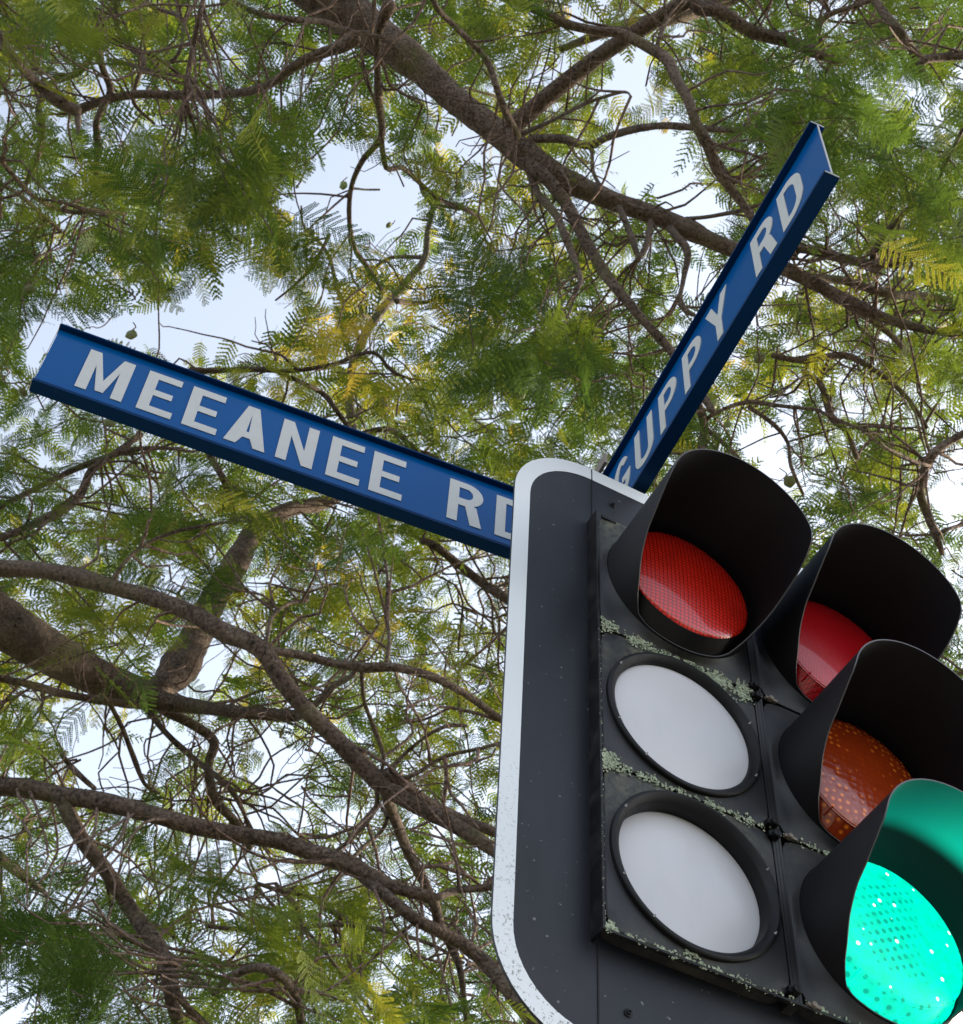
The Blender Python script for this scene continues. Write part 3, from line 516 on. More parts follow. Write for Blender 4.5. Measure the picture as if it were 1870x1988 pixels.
# ------------------------------------------------------------------ trees
BR = '''A1 a - 9 7.6 560,-110,74 600,-40,62 700,45,50 800,118,38 880,190,32 950,245,31 1020,300,30 1100,350,27 1190,390,23 1290,425,22 1400,475,19 1520,520,18 1600,560,15 1700,610,13 1800,640,10 1910,655,7
A0 a - 11 11 1090,95,9 1190,58,14 1280,38,20 1370,12,24 1460,-30,28
A2 a - 7.2 6.8 960,-12,8 1061,27,9 1099,46,9 1158,60,10 1207,65,11 1256,90,12 1294,114,12 1313,152,11 1335,190,11 1354,244,10 1378,288,11 1392,331,10 1430,380,9 1457,418,8 1490,470,6
A3 a - 8 8 1345,-5,16 1359,16,15 1397,22,14 1457,60,14 1533,81,13 1604,109,11 1640,122,6
A4 a - 6.5 7.0 835,-20,6 849,16,6 914,81,6 947,120,7 966,174,7 982,217,8 1006,266,8
A5 a A1 0 7.0 1012,290,16 1017,310,15 1061,346,14 1099,395,13 1137,467,12 1180,538,11 1224,592,10 1267,641,9 1305,684,9 1350,745,8 1385,800,7
A6 a A1 0 6.8 1030,270,9 1088,269,9 1142,282,9 1180,266,8 1235,250,8 1289,244,7 1343,247,7 1430,252,6 1520,240,4
A7 a A1 0 6.6 985,272,6 1072,234,4 1137,201,4 1207,179,3 1225,186,2
A7b a A7 0 6.5 1137,201,3 1140,160,2 1145,114,2
A8 a A1 0 7.2 1028,330,9 1044,375,8 1077,413,8 1101,467,8 1126,538,6 1122,560,4
A9 a A6 0 7.4 1147,284,5 1150,300,4 1153,337,4 1180,375,4 1235,402,4 1290,410,3
A10 a A1 0 7.3 1300,440,9 1311,456,8 1335,489,8 1327,543,5 1321,581,5 1338,608,5 1350,612,3
A11 a A1 0 7.6 1200,400,8 1207,413,7 1229,467,7 1240,505,5
A12 a A1 0 7.6 1265,425,7 1256,473,7 1242,500,5
A13 a A1 0 7.0 1540,500,9 1550,483,9 1593,489,11 1637,502,10 1685,511,9 1734,511,8 1789,489,7 1880,470,5
A14 a A13 0 6.9 1696,500,8 1697,489,7 1723,451,7 1767,402,6 1810,369,6 1832,326,5 1870,250,4
A16 a A1 0 7.8 1332,425,5 1380,420,4 1446,407,5 1480,395,3
A17 a - 7 7 1790,120,8 1799,114,9 1840,110,9 1890,106,9
A18 a - 7.5 7.5 1690,-20,9 1696,-5,9 1718,27,9 1751,65,9 1778,109,8 1800,160,6
A19 a A3 0 7.9 1571,90,6 1604,33,6 1664,11,5 1720,-10,5
A20 a A2 0 7.4 1273,100,5 1285,60,5 1300,33,5 1327,5,5 1340,-15,4
A21 a A2 0 7 1378,288,6 1400,318,5 1420,352,4 1425,380,3
A22 a A1 0 8.4 1560,540,10 1640,545,9 1720,570,9 1800,575,8 1880,590,7
A23 a A1 0 8.4 1590,560,8 1660,600,9 1730,650,7 1790,720,5
B0 b - 7.3 7.6 -25,40,9 0,75,9 30,115,10 70,160,11 110,195,12 150,215,13
B2 a A1 7.9 0 690,75,15 670,88,13 620,105,11 570,130,10 530,160,9 480,178,9 410,183,9 340,185,9 270,183,9 210,193,9 165,208,10 150,216,11
B2s b B0 0 7.5 150,218,7 152,240,6 151,260,2
B3 a - 6.6 6.8 397,-20,5 395,-5,5 380,65,6 365,145,6 355,210,4
B4 a - 7 7.5 440,-5,4 500,25,6 570,38,7 630,43,6 690,63,5 750,73,4
B5 a A1 7.8 9 757,10,16 745,35,12 735,65,8 733,125,7 735,190,8 740,265,7 705,310,6 683,360,5 678,420,5 688,480,5 715,520,5 742,562,4
B6 a B5 0 9 740,265,6 750,325,6 780,325,5 810,350,5 850,385,5 900,405,5 935,425,4
B7 a B5 0 9 683,365,3 710,368,2 737,368,2
B8 b - 10 10 640,455,4 620,495,4 605,520,4 570,555,3 535,583,2
B9 b - 11 12 684,850,10 684,828,9 679,774,9 684,714,9 706,655,9 738,606,9 765,575,8 795,540,8 825,500,7 830,450,6 840,400,5 820,370,4 810,325,3
B10 b B9 0 12 770,585,6 820,588,4 860,580,4 920,598,3
B9b b B9 0 12 830,420,4 850,400,4 893,407,3
B9c b B9 0 12 700,665,5 670,600,5 655,560,4 640,500,4 620,470,3 590,440,3 585,400,2
B9d b B9 0 12 825,500,5 760,500,4 720,520,4 690,490,4
B11 b - 7 8 -20,295,6 0,310,5 30,345,5 70,385,5 130,410,5 200,410,4 245,415,3
B12 b - 8 8.5 -10,345,5 0,355,5 40,380,5 80,415,4 120,450,3
B13 b - 8.5 9 185,20,6 188,70,8 192,100,8 200,135,7 215,175,7 200,205,6 187,240,7 190,280,7 187,325,6 187,380,4
B14 b B13 0 9 190,95,6 180,105,6 155,140,6 95,165,7 75,210,7 82,250,7 75,295,7 60,335,6 45,370,4
B15 b - 9 9 222,-20,5 225,0,5 230,55,5 255,95,5 280,115,5 265,160,4 260,200,4 300,240,3
B16 b - 8 8 210,115,4 250,125,4 300,138,4 360,150,4
B17 b - 9.5 9 265,-10,5 300,15,5 350,35,4 352,90,4 330,120,4 290,115,3
C1 b - 6.6 5.6 -60,1100,19 0,1104,18 81,1107,17 162,1123,17 227,1142,16 302,1163,17 378,1193,18 432,1226,20 486,1247,19 518,1274,19 545,1317,18 588,1371,18 637,1420,18 686,1468,20 729,1512,20 756,1533,19 810,1566,16 875,1598,16 929,1630,15 961,1652,14 1060,1710,13 1200,1790,10
C1b b C1 0 6.2 750,1500,13 767,1512,13 826,1555,12 887,1587,11 956,1614,10 1060,1660,8
C2 b C1 0 6.6 519,1262,10 529,1263,9 594,1274,9 648,1288,9 707,1296,9 767,1296,9 842,1315,9 907,1350,8 972,1396,8 1100,1480,6
C3 b C1 0 6.8 221,1135,7 223,1120,6 238,1096,4 281,1058,4 346,1031,4 432,1015,3 490,1010,2
C4 b - 8 8.6 -120,1130,58 -20,1195,52 60,1245,47 130,1285,42 200,1320,36 270,1348,30 312,1350,26
C4a b C4 0 11 300,1345,26 319,1330,28 346,1298,36 378,1242,32 410,1172,28 443,1118,25 475,1064,22 497,1026,20 560,990,16 640,972,13 690,930,11 686,850,10
C4b b C4 0 8 290,1350,24 325,1364,20 378,1371,15 459,1382,13 540,1388,13 575,1390,12
C4c b - 7.4 8 -20,1312,8 0,1317,8 54,1328,8 124,1347,8 216,1363,9 281,1366,8
C5 b C4 0 8.5 310,1372,11 324,1382,10 378,1409,10 416,1441,10 405,1485,9 416,1550,10 459,1598,9 486,1647,7
C6 b C4 0 8.2 275,1365,7 286,1377,7 324,1425,6 378,1474,6 443,1528,6 475,1582,4 478,1610,2
C7 b C4c 0 8 212,1364,6 216,1371,5 238,1415,5 259,1469,5 281,1522,4 310,1540,3
C8 b - 6 5.8 -60,1530,21 0,1528,20 54,1531,20 119,1544,19 189,1555,18 270,1574,18 378,1604,18 459,1620,17 540,1633,17 621,1660,18 675,1676,18 729,1706,14 783,1728,13 837,1740,12
C8a b C8 0 6 835,1742,9 848,1742,8 891,1728,8 956,1722,7 1060,1700,5
C8b b C8 0 6 836,1740,11 845,1760,11 853,1792,11 875,1836,9 891,1873,8 900,1930,6 910,2020,5
C9 b C8 0 5.6 660,1675,15 691,1688,13 756,1744,13 810,1787,13 875,1819,14 929,1857,15 966,1895,16 999,1938,16 1050,2010,15
C10 b C8 0 5.6 115,1540,19 124,1555,17 140,1593,16 167,1641,15 205,1690,15 243,1749,15 281,1803,16 313,1846,15 324,1895,14 335,1949,14 351,1995,14 370,2080,13
C10b b C10 0 5.3 295,1822,11 302,1836,10 338,1868,8 340,1917,8 367,1960,8 400,1990,8 440,2050,7
C11 b C10b 0 5.3 338,1868,8 346,1873,7 389,1906,7 416,1927,7
C12 b C11 0 5.3 414,1930,7 421,1922,8 443,1900,9 481,1882,9 513,1879,9 545,1895,10 572,1927,10 583,1976,9 590,2040,8
C13 b C1 0 6.6 748,1525,12 750,1545,11 772,1603,11 794,1657,11 831,1728,10 850,1790,6
C14 b - 7 7 500,1715,4 540,1728,5 594,1738,6 648,1771,6 691,1798,5
C15 b - 7.2 7 535,1715,4 545,1728,5 572,1755,6 586,1792,6 583,1830,5
C16 b - 7 6.5 400,1798,4 443,1803,4 518,1806,5 588,1800,5 664,1795,5 756,1809,5 842,1836,4 900,1870,3
C17 b C16 0 6.5 590,1800,4 637,1857,4 675,1906,4 720,1960,4
C18 b - 6 6.5 -20,1650,12 0,1665,11 32,1690,11 65,1717,8 90,1735,4
C19 b - 7 7 120,1465,5 135,1485,6 162,1512,6 184,1531,5
C20 b C2 0 7.4 690,1298,6 683,1312,6 648,1333,7 615,1366,7 580,1392,8
C21 b C1 0 7.4 520,1262,5 518,1247,4 529,1198,4 561,1172,4 594,1166,4 598,1150,2
C22 b C2 0 7 750,1290,4 756,1242,4 750,1188,3 753,1128,3 745,1080,2
C23 b C2 0 6.4 702,1298,5 707,1360,4 729,1420,5 745,1469,4 740,1500,4
C24 b C1 0 6 745,1510,6 790,1460,4 842,1420,4 880,1408,4 907,1409,3
C24b b C1 0 6 740,1500,5 756,1496,4 734,1528,5 729,1571,5 691,1620,4 653,1652,4
C25 b C1 0 6 760,1520,5 810,1501,5 864,1469,4 939,1452,4 975,1440,3
C26 b C8 0 6.3 675,1676,5 700,1650,4 735,1620,4 752,1590,4 735,1560,3
C27 b - 8 8 820,1050,7 842,1058,8 891,1096,9 939,1134,9 988,1166,9 1080,1240,8
C28 b - 7 8 -15,1048,8 31,1033,8 112,995,9 155,963,9 177,914,9 220,882,7 274,844,6
C28b b - 7.5 8 -10,990,6 31,968,6 139,914,6 209,887,6 274,871,5 355,871,3
C29 b - 9 9 400,860,7 409,887,7 431,925,7 447,968,6 458,1016,6
C30 b - 9.5 9.5 330,720,4 398,720,6 490,717,6 560,720,5 641,709,5 722,684,4 760,720,3 798,736,3
C30b b C30 0 9.6 525,717,4 571,736,5 625,763,5 652,795,5 680,835,5
C32 b - 10 10 690,845,5 744,833,6 776,844,6 803,871,6 850,890,5
D1 a - 7.5 7.5 1356,960,11 1362,882,10 1368,827,9 1357,788,9 1345,745,8
D2 a D1 0 7.3 1366,830,5 1376,811,4 1411,792,4 1458,780,5 1517,788,4 1595,796,3
D3 a D2 0 7.4 1454,790,5 1501,823,5 1529,858,4 1536,905,4 1560,960,3
D4 a D1 0 7.3 1370,830,5 1380,840,5 1419,874,5 1462,925,4 1500,975,3
D5 a - 7.4 7.5 1560,720,6 1595,749,7 1614,808,8 1642,835,7 1665,890,5
D6 a - 6.8 7 1885,835,8 1850,854,8 1807,888,10 1787,951,9 1802,1000,9 1821,1048,7 1830,1075,5
D6b a D6 0 7 1818,1040,4 1836,1029,4 1870,1019,4 1890,1015,3
D7 a - 8 8 1500,690,6 1560,700,7 1640,690,7 1700,720,6 1760,770,5 1800,830,4
E1 b C2 0 7 1090,1470,6 1250,1560,6 1450,1700,6 1700,1800,5 1900,1830,3
E2 b C1 0 6.5 1190,1785,10 1350,1850,9 1550,1930,8 1800,2080,6
E3 a - 8 7 2350,850,16 2150,1060,14 1960,1290,12 1800,1380,10 1600,1450,8 1430,1520,5
E4 a E3 0 7.5 1990,1250,9 2060,1420,8 1950,1600,7 1800,1700,5
E5 a E3 0 8 2130,1080,10 2250,1250,9 2300,1500,7 2200,1750,5
E6 a E3 0 7 1800,1380,7 1700,1550,6 1720,1700,5 1650,1850,3'''
def np_mesh(name, V, Fc, mat, parent, tint=None, smooth=False):
    me = bpy.data.meshes.new(name); k = Fc.shape[1]; nf = len(Fc)
    me.vertices.add(len(V)); me.vertices.foreach_set('co', np.ascontiguousarray(V, dtype=np.float32).ravel())
    me.loops.add(nf*k); me.loops.foreach_set('vertex_index', np.ascontiguousarray(Fc, dtype=np.int32).ravel())
    me.polygons.add(nf); me.polygons.foreach_set('loop_start', np.arange(0, nf*k, k, dtype=np.int32))
    if smooth: me.polygons.foreach_set('use_smooth', np.ones(nf, dtype=bool))
    if tint is not None:
        a = me.attributes.new('tint', 'FLOAT', 'FACE'); a.data.foreach_set('value', tint.astype(np.float32))
    me.update(calc_edges=True); me.materials.append(mat)
    o = bpy.data.objects.new(name, me); C.objects.link(o)
    if parent is not None: o.parent = parent; o.matrix_parent_inverse = Matrix.Translation(-Vector(parent.location))
    return o
def smooth_path(P, step):
    P = np.asarray(P, float); out = []
    for i in range(len(P)-1):
        p0 = P[max(i-1, 0)]; p1 = P[i]; p2 = P[i+1]; p3 = P[min(i+2, len(P)-1)]
        n = max(1, int(np.linalg.norm((p2-p1)[:3])/step))
        for k in range(n):
            t = k/n; out.append(.5*((2*p1)+(-p0+p2)*t+(2*p0-5*p1+4*p2-p3)*t*t+(-p0+3*p1-3*p2+p3)*t**3))
    out.append(P[-1]); return np.array(out)
def tube(P, n=8, rough=0, rng=None):
    """P: (k,4) points and radii -> verts, quad faces"""
    if P[:, 3].max() > .012:                    # rounded ends
        e0, e1 = P[0].copy(), P[-1].copy(); d0_ = P[0, :3]-P[1, :3]; d1_ = P[-1, :3]-P[-2, :3]
        e0[:3] += d0_/np.linalg.norm(d0_)*P[0, 3]*.5; e1[:3] += d1_/np.linalg.norm(d1_)*P[-1, 3]*.5; e0[3] *= .55; e1[3] *= .55
        f0, f1 = e0.copy(), e1.copy(); f0[:3] += d0_/np.linalg.norm(d0_)*P[0, 3]*.15; f1[:3] += d1_/np.linalg.norm(d1_)*P[-1, 3]*.15; f0[3] = f1[3] = .0009
        P = np.vstack([f0, e0, P, e1, f1])
    X = P[:, :3]; r = np.maximum(P[:, 3], .0008); k = len(X)
    t = np.gradient(X, axis=0); t /= np.linalg.norm(t, axis=1)[:, None]+1e-9
    u = np.zeros_like(t); a = np.array([0.3, .2, .9]); a -= t[0]*(a@t[0]); u[0] = a/np.linalg.norm(a)
    for i in range(1, k):
        a = u[i-1]-t[i]*(u[i-1]@t[i]); u[i] = a/(np.linalg.norm(a)+1e-9)
    v = np.cross(t, u); an = np.arange(n)*2*np.pi/n
    rr = np.repeat(r[:, None], n, 1)
    if rough and rng is not None:
        nz = rng.normal(0, 1, (k, n)); nz = (nz+np.roll(nz, 1, 1)+np.roll(nz, -1, 1)+np.roll(nz, 1, 0))/3; rr = rr*(1+rough*nz)
    V = X[:, None, :]+rr[:, :, None]*(u[:, None, :]*np.cos(an)[None, :, None]+v[:, None, :]*np.sin(an)[None, :, None])
    i = np.arange(k-1)[:, None]*n; j = np.arange(n)[None, :]; j2 = (j+1) % n
    Fq = np.stack([i+j, i+j2, i+n+j2, i+n+j], -1).reshape(-1, 4)
    return V.reshape(-1, 3), Fq
class Acc:
    def __init__(s): s.V = []; s.F = []; s.T = []; s.n = 0
    def add(s, V, Fc, T=None):
        s.V.append(V); s.F.append(Fc+s.n); s.n += len(V)
        if T is not None: s.T.append(T)
    def mesh(s, name, mat, parent, smooth=False):
        return np_mesh(name, np.concatenate(s.V), np.concatenate(s.F), mat, parent, np.concatenate(s.T) if s.T else None, smooth)
rng = np.random.default_rng(11)
trees = {}
TA = (-3.2, -2.4, 0.); TB = (-6.2, 5.6, 0.)
trees['a'] = empty('jacaranda_tree', TA); tag(trees['a'], 'tall ferny-leaved tree whose thick limb passes behind the GUPPY RD sign', 'tree')
trees['b'] = empty('jacaranda_tree', TB); tag(trees['b'], 'ferny-leaved tree with mossy limbs running below the MEEANEE RD sign', 'tree')
paths = {}; owner = {}
K = FPX*1870/2408
for line in BR.strip().split('\n'):
    h, tr, par, d0, d1 = line.split()[:5]; d0, d1 = float(d0), float(d1)
    pts = np.array([[float(q) for q in s.split(',')] for s in line.split()[5:]])
    if par != '-':                              # join the parent limb in depth
        q, dep = px(paths[par][:, :3])
        if d0 == 0: i = np.argmin(np.hypot(*(q-pts[0, :2]).T)); d0 = dep[i]
        if d1 == 0: i = np.argmin(np.hypot(*(q-pts[-1, :2]).T)); d1 = dep[i]
    s = np.r_[0, np.cumsum(np.hypot(*np.diff(pts[:, :2], axis=0).T))]; s /= s[-1]
    dd = d0+(d1-d0)*s + .10*np.sin(s*9+len(h)+pts[0, 0]*.01)*np.sin(np.pi*s)
    P = np.array([np.r_[at(x, y, d), r/K*d*(.84 if h == 'A1' else .78 if h == 'A0' else .97)] for (x, y, r), d in zip(pts, dd)])
    P = smooth_path(P, .03); P[:, 3] *= 1+.10*np.maximum(0, np.sin(np.arange(len(P))*.31+pts[0, 0])*np.sin(np.arange(len(P))*.117))**3*1.6+rng.normal(0, .012, len(P))
    paths[h] = P; owner[h] = tr
# limbs run on outside the frame to their trunks
def extend(h, mids, r):
    P = paths[h]; a = [np.r_[np.array(m), r_] for m, r_ in mids]
    paths[h] = np.vstack([smooth_path(np.array(a+[P[0]]), .12)[:-1], P])
a0 = paths['A1'][0, :3]
extend('A1', [((TA[0], TA[1], -.1), .34), ((TA[0]+.05, TA[1]+.1, 1.6), .27), ((TA[0]+.3, TA[1]+.9, 4.2), .24), ((a0[0]-.9, a0[1]-1.9, a0[2]-1.7), .23)], 0)
b0 = paths['C4'][0, :3]
extend('C4', [((TB[0], TB[1], -.1), .34), ((TB[0]+.1, TB[1]-.1, 1.7), .27), ((TB[0]+.5, TB[1]-.2, 3.6), .24), ((b0[0]-1.2, b0[1]+.2, b0[2]-.6), .19)], 0)
for h, k_ in (('C1', 2.9), ('C8', 2.2), ('B0', 4.2)):
    p = paths[h][0, :3]; extend(h, [((TB[0]+.25, TB[1]-.2, k_), .10), ((TB[0]*.6+p[0]*.4, (TB[1]+p[1])/2, (k_+p[2])/2-.1), .085)], 0)
for h in ('A2', 'A4', 'B3', 'A3', 'B5'):
    p = paths[h][0]; q = paths['A1'][:, :3]; 
    if h in ('B5',): continue
    j = np.argmin(np.linalg.norm(q-(p[:3]-np.array([.3, 1.3, .2])), axis=1)); extend(h, [(tuple(q[j]), p[3]*1.3), (tuple((q[j]+p[:3])/2+np.array([0, 0, .12])), p[3]*1.1)], 0)
SEG = {'a': [], 'b': []}
for h, P in paths.items():
    big = P[:, 3].max() > .1
    V, Fq = tube(P, 20 if big else 12 if P[:, 3].max() > .03 else 8, .035, rng)
    mat = M['bark_pale'] if h in ('B9', 'B9b', 'B9c') else M['bark_dark'] if h[0] == 'C' else M['bark']
    np_mesh('trunk' if h in ('A1', 'C4') else 'branch', V, Fq, mat, trees[owner[h]], smooth=True)
    SEG[owner[h]].append(P)
ALL = np.vstack(SEG['a']+SEG['b']); ALLP, ALLD = px(ALL[:, :3])
tr_of = np.array(['a']*sum(map(len, SEG['a']))+['b']*sum(map(len, SEG['b'])))

BIG = (ALL[:, 3]/ALLD*K > 8.5) & (ALLD > 4)
BIGP, BIGD, BIGR = ALLP[BIG][::2], ALLD[BIG][::2], (ALL[:, 3]/ALLD*K)[BIG][::2]
# --- fronds: twice-divided leaves, leaflets are real faces
def frond(nP, nL, droop, seed, tri=False):
    r = np.random.default_rng(seed); V = []; Fs = []
    def add(v, f): b = len(V); V.extend(v); Fs.append([q+b for q in f])
    def rach(x): return np.array([x, .07*np.sin(x*2.6+seed*1.7)-.07*math.sin(seed*1.7), -droop*x*x])
    for i in range(4):
        a, c = rach(i/4), rach((i+1)/4); wv = np.array([0, .004, 0]); add([a-wv, a+wv, c+wv, c-wv], (0, 1, 2, 3))
    for i in range(nP):
        x = .13+.85*(i+.3)/nP
        for s in (-1, 1):
            xx = x+r.uniform(-.008, .008); o = rach(xx); env = (math.sin(PI*min(1, .22+.78*xx)))**.7
            Lp = .25*env*r.uniform(.85, 1.1)+.03; ang = math.radians(66-26*xx+r.uniform(-7, 7)); dr = r.uniform(.05, .35)
            e = np.array([math.cos(ang), s*math.sin(ang), 0]); up = np.array([0, 0, 1.]); nrm = np.array([-s*e[1]*s, e[0]*s, 0]); nrm = np.array([-e[1], e[0], 0])
            m = max(3, int(round(nL*Lp/.28))); lh = .030*(1-.25*xx)
            for k in range(m):
                t = (k+.5)/m; p = o+e*Lp*t-up*dr*Lp*t*t
                lw = Lp/m*.58; ll = lh*(1.05-.5*t*t)*11.5/nP
                tilt = r.uniform(-.35, .35); ll = ll*r.uniform(.82, 1.12); p = p+nrm*r.uniform(-.0018, .0018)
                for q in (-1, 1):
                    d = nrm*q*.93+e*.35; d = d/np.linalg.norm(d); d = d+up*tilt*.6
                    if tri: add([p-e*lw, p+e*lw*1.1, p+d*ll, p+d*ll*.55-e*lw], (0, 1, 2, 3))
                    else: add([p, p+d*ll*.5-e*lw*1.05, p+d*ll, p+d*ll*.45+e*lw*1.05], (0, 1, 2, 3))
    return np.array(V, np.float32), np.array(Fs, np.int32)
NEAR = [frond(14, 13, d, i) for i, d in enumerate((.12, .25, .45, .18, .7, .32))]
MID = [frond(11, 8, d, 10+i) for i, d in enumerate((.12, .3, .5, .2, .75, .4))]
FAR = [frond(10, 4, d, 20+i, True) for i, d in enumerate((.15, .3, .5, .2, .8))]
GAPS = [[(120, 610), (200, 618), (305, 603), (350, 560), (398, 585), (445, 520), (478, 480), (506, 538), (536, 580), (565, 605), (515, 655), (448, 690), (349, 690), (299, 668), (199, 665), (130, 640)], [(575, 280), (617, 345), (545, 395), (600, 435), (670, 455), (740, 445), (805, 432), (835, 400), (830, 370), (797, 335), (747, 300), (690, 280), (640, 300)],
        [(850, 215), (900, 230), (960, 300), (930, 335), (880, 300)], [(1150, 95), (1215, 85), (1250, 150), (1240, 215), (1180, 205), (1200, 140)], [(1170, 270), (1300, 255), (1350, 290), (1370, 400), (1330, 420), (1280, 345), (1200, 330)],
        [(1330, 415), (1400, 410), (1420, 450), (1350, 470)], [(1440, 800), (1490, 830), (1560, 920), (1555, 960), (1500, 930), (1440, 900)], [(1810, 890), (1880, 900), (1880, 1020), (1830, 1020)],
        [(375, 1300), (440, 1170), (455, 1190), (440, 1290), (390, 1370), (350, 1370)], [(515, 1420), (560, 1440), (600, 1500), (570, 1550), (520, 1520)], [(90, 1350), (160, 1370), (240, 1480), (250, 1540), (180, 1520), (130, 1430)],
        [(-20, 1900), (60, 1890), (90, 1960), (20, 2000), (-20, 1990)], [(60, 620), (110, 640), (100, 760), (60, 790)], [(640, 1060), (710, 1050), (700, 1080), (650, 1090)], [(170, 125), (205, 130), (215, 180), (180, 200)], [(0, 200), (40, 205), (30, 240), (0, 250)],
        [(1330, 480), (1360, 560), (1350, 600), (1320, 560)], [(700, 870), (740, 880), (720, 900), (690, 890)], [(1670, 150), (1700, 140), (1750, 190), (1700, 200)], [(1600, 0), (1660, 20), (1640, 70), (1600, 60)], [(1730, 150), (1770, 145), (1860, 195), (1800, 200)]]
def in_gap(P):
    ins = np.zeros(len(P), bool)
    for g in GAPS:
        g = np.array(g, float); c = np.zeros(len(P), bool)
        for i in range(len(g)):
            a, b_ = g[i], g[i-1]; cond = (a[1] > P[:, 1]) != (b_[1] > P[:, 1])
            xi = (b_[0]-a[0])*(P[:, 1]-a[1])/(b_[1]-a[1]+1e-9)+a[0]; c ^= cond & (P[:, 0] < xi)
        ins |= c
    return ins
def place(temps, O, D, Nn, size, tint):
    """fronds at O along D with normal Nn"""
    acc = Acc(); D = D/np.linalg.norm(D, axis=1)[:, None]; Nn = Nn-D*(Nn*D).sum(1)[:, None]; Nn /= np.linalg.norm(Nn, axis=1)[:, None]+1e-9
    Y = np.cross(Nn, D); which = rng.integers(0, len(temps), len(O))
    for w_ in range(len(temps)):
        sel = np.where(which == w_)[0]
        if not len(sel): continue
        V, Fc = temps[w_]; nv = len(V)
        A_ = np.stack([D[sel], Y[sel], Nn[sel]], 1)*size[sel, None, None]
        W = np.einsum('vk,nkc->nvc', V, A_.astype(np.float32))+O[sel, None, :]
        Fa = Fc[None]+(np.arange(len(sel))*nv)[:, None, None]
        tt = np.repeat(tint[sel], len(Fc))+rng.normal(0, .03, len(sel)*len(Fc))
        acc.add(W.reshape(-1, 3), Fa.reshape(-1, Fc.shape[1]), tt)
    return acc
twigs = {'a': Acc(), 'b': Acc()}
def twig_to(c, r0=.007, maxlen=1.3, sides=5):
    dq = np.sqrt(((ALL[:, :3]-c)**2).sum(1)); cj = np.where(dq < dq.min()*1.3+.2)[0]; j = rng.choice(cj); q = ALL[j, :3]; v = q-c; ln = np.linalg.norm(v)
    if ln > maxlen: q = c+v/ln*maxlen; ln = maxlen
    k = max(3, int(ln/.12)); t = np.linspace(0, 1, k)[:, None]; P = c+(q-c)*t
    off = rng.normal(0, .028, (k, 3)); off[0] = off[-1] = 0; off[:, 2] += .10*np.sin(np.pi*t[:, 0])*ln*rng.uniform(-.5, 1)
    P = P+off; R = .0028+(r0-.0028)*t[:, 0]
    g_ = in_gap(px(P)[0]).mean()
    if g_ > .15 and rng.random() < .85: return tr_of[j]
    V, Fq = tube(smooth_path(np.c_[P, R], .06), sides); twigs[tr_of[j]].add(V, Fq)
    return tr_of[j]
def clump_fronds(cx, n, spread, size, up_bias):
    az = rng.uniform(0, 2*PI, n); el = rng.normal(-.3+up_bias, .42, n)
    D = np.stack([np.cos(az)*np.cos(el), np.sin(az)*np.cos(el), np.sin(el)], 1)
    O = cx+rng.normal(0, spread, (n, 3))+D*.02
    Nn = np.array([0, 0, 1.])+rng.normal(0, .55, (n, 3))
    return O, D, Nn, size*rng.uniform(.6, 1.2, n)
def layer(temps, clumps, per, spread, size, gap_p, up_bias=0):
    """clumps: (x, y, dist, tint) -> fronds per tree and colour"""
    out = []
    for x, y, d, tn, gold in clumps:
        c = at(x, y, d); O, D, Nn, sz = clump_fronds(c, int(rng.integers(*per)), spread, size, up_bias)
        mid, _ = px(O+D*sz[:, None]*.55); keep = ~in_gap(mid) | (rng.random(len(O)) > gap_p)
        tip, _ = px(O+D*sz[:, None]*.95); keep &= ~in_gap(tip) | (rng.random(len(O)) > gap_p*.93); rt, _ = px(O); keep &= ~in_gap(rt) | (rng.random(len(O)) > gap_p*.8)
        root, _ = px(O)                          # keep the big limbs clear of leaves hung in front of them
        for Q in (mid, tip, root):
            if d > 9.6: break
            dd = np.hypot(Q[:, None, 0]-BIGP[None, :, 0], Q[:, None, 1]-BIGP[None, :, 1]); j = dd.argmin(1)
            hit = (dd[np.arange(len(Q)), j] < BIGR[j]+26) & (BIGD[j] > d-.15); keep &= ~(hit & (rng.random(len(Q)) < (.4 if 90 < x < 520 and 1020 < y < 1420 else .82)))
        if keep.sum() == 0: continue
        tr = twig_to(c, maxlen=1.5 if d < 10 else .8) if rng.random() < (.85 if d < 10 else .5) else tr_of[np.argmin(((ALL[:, :3]-c)**2).sum(1))]
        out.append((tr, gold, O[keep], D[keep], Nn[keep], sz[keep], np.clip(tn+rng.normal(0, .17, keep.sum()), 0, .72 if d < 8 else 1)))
    return out
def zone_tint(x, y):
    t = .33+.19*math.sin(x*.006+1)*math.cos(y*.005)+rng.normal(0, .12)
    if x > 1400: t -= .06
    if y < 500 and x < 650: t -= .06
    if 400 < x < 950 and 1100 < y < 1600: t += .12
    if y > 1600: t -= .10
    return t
def is_gold(x, y):  # zones of the crown that get the painted sunlit gold
    g = 1.3*math.exp(-((x-660)/150)**2-((y-610)/130)**2)+.4*math.exp(-((x-200)/110)**2-((y-500)/60)**2)+.35*math.exp(-((x-600)/240)**2-((y-1260)/120)**2)+.3*math.exp(-((x-1000)/300)**2-((y-500)/200)**2)
    return rng.random() < g*.8
nearc = []
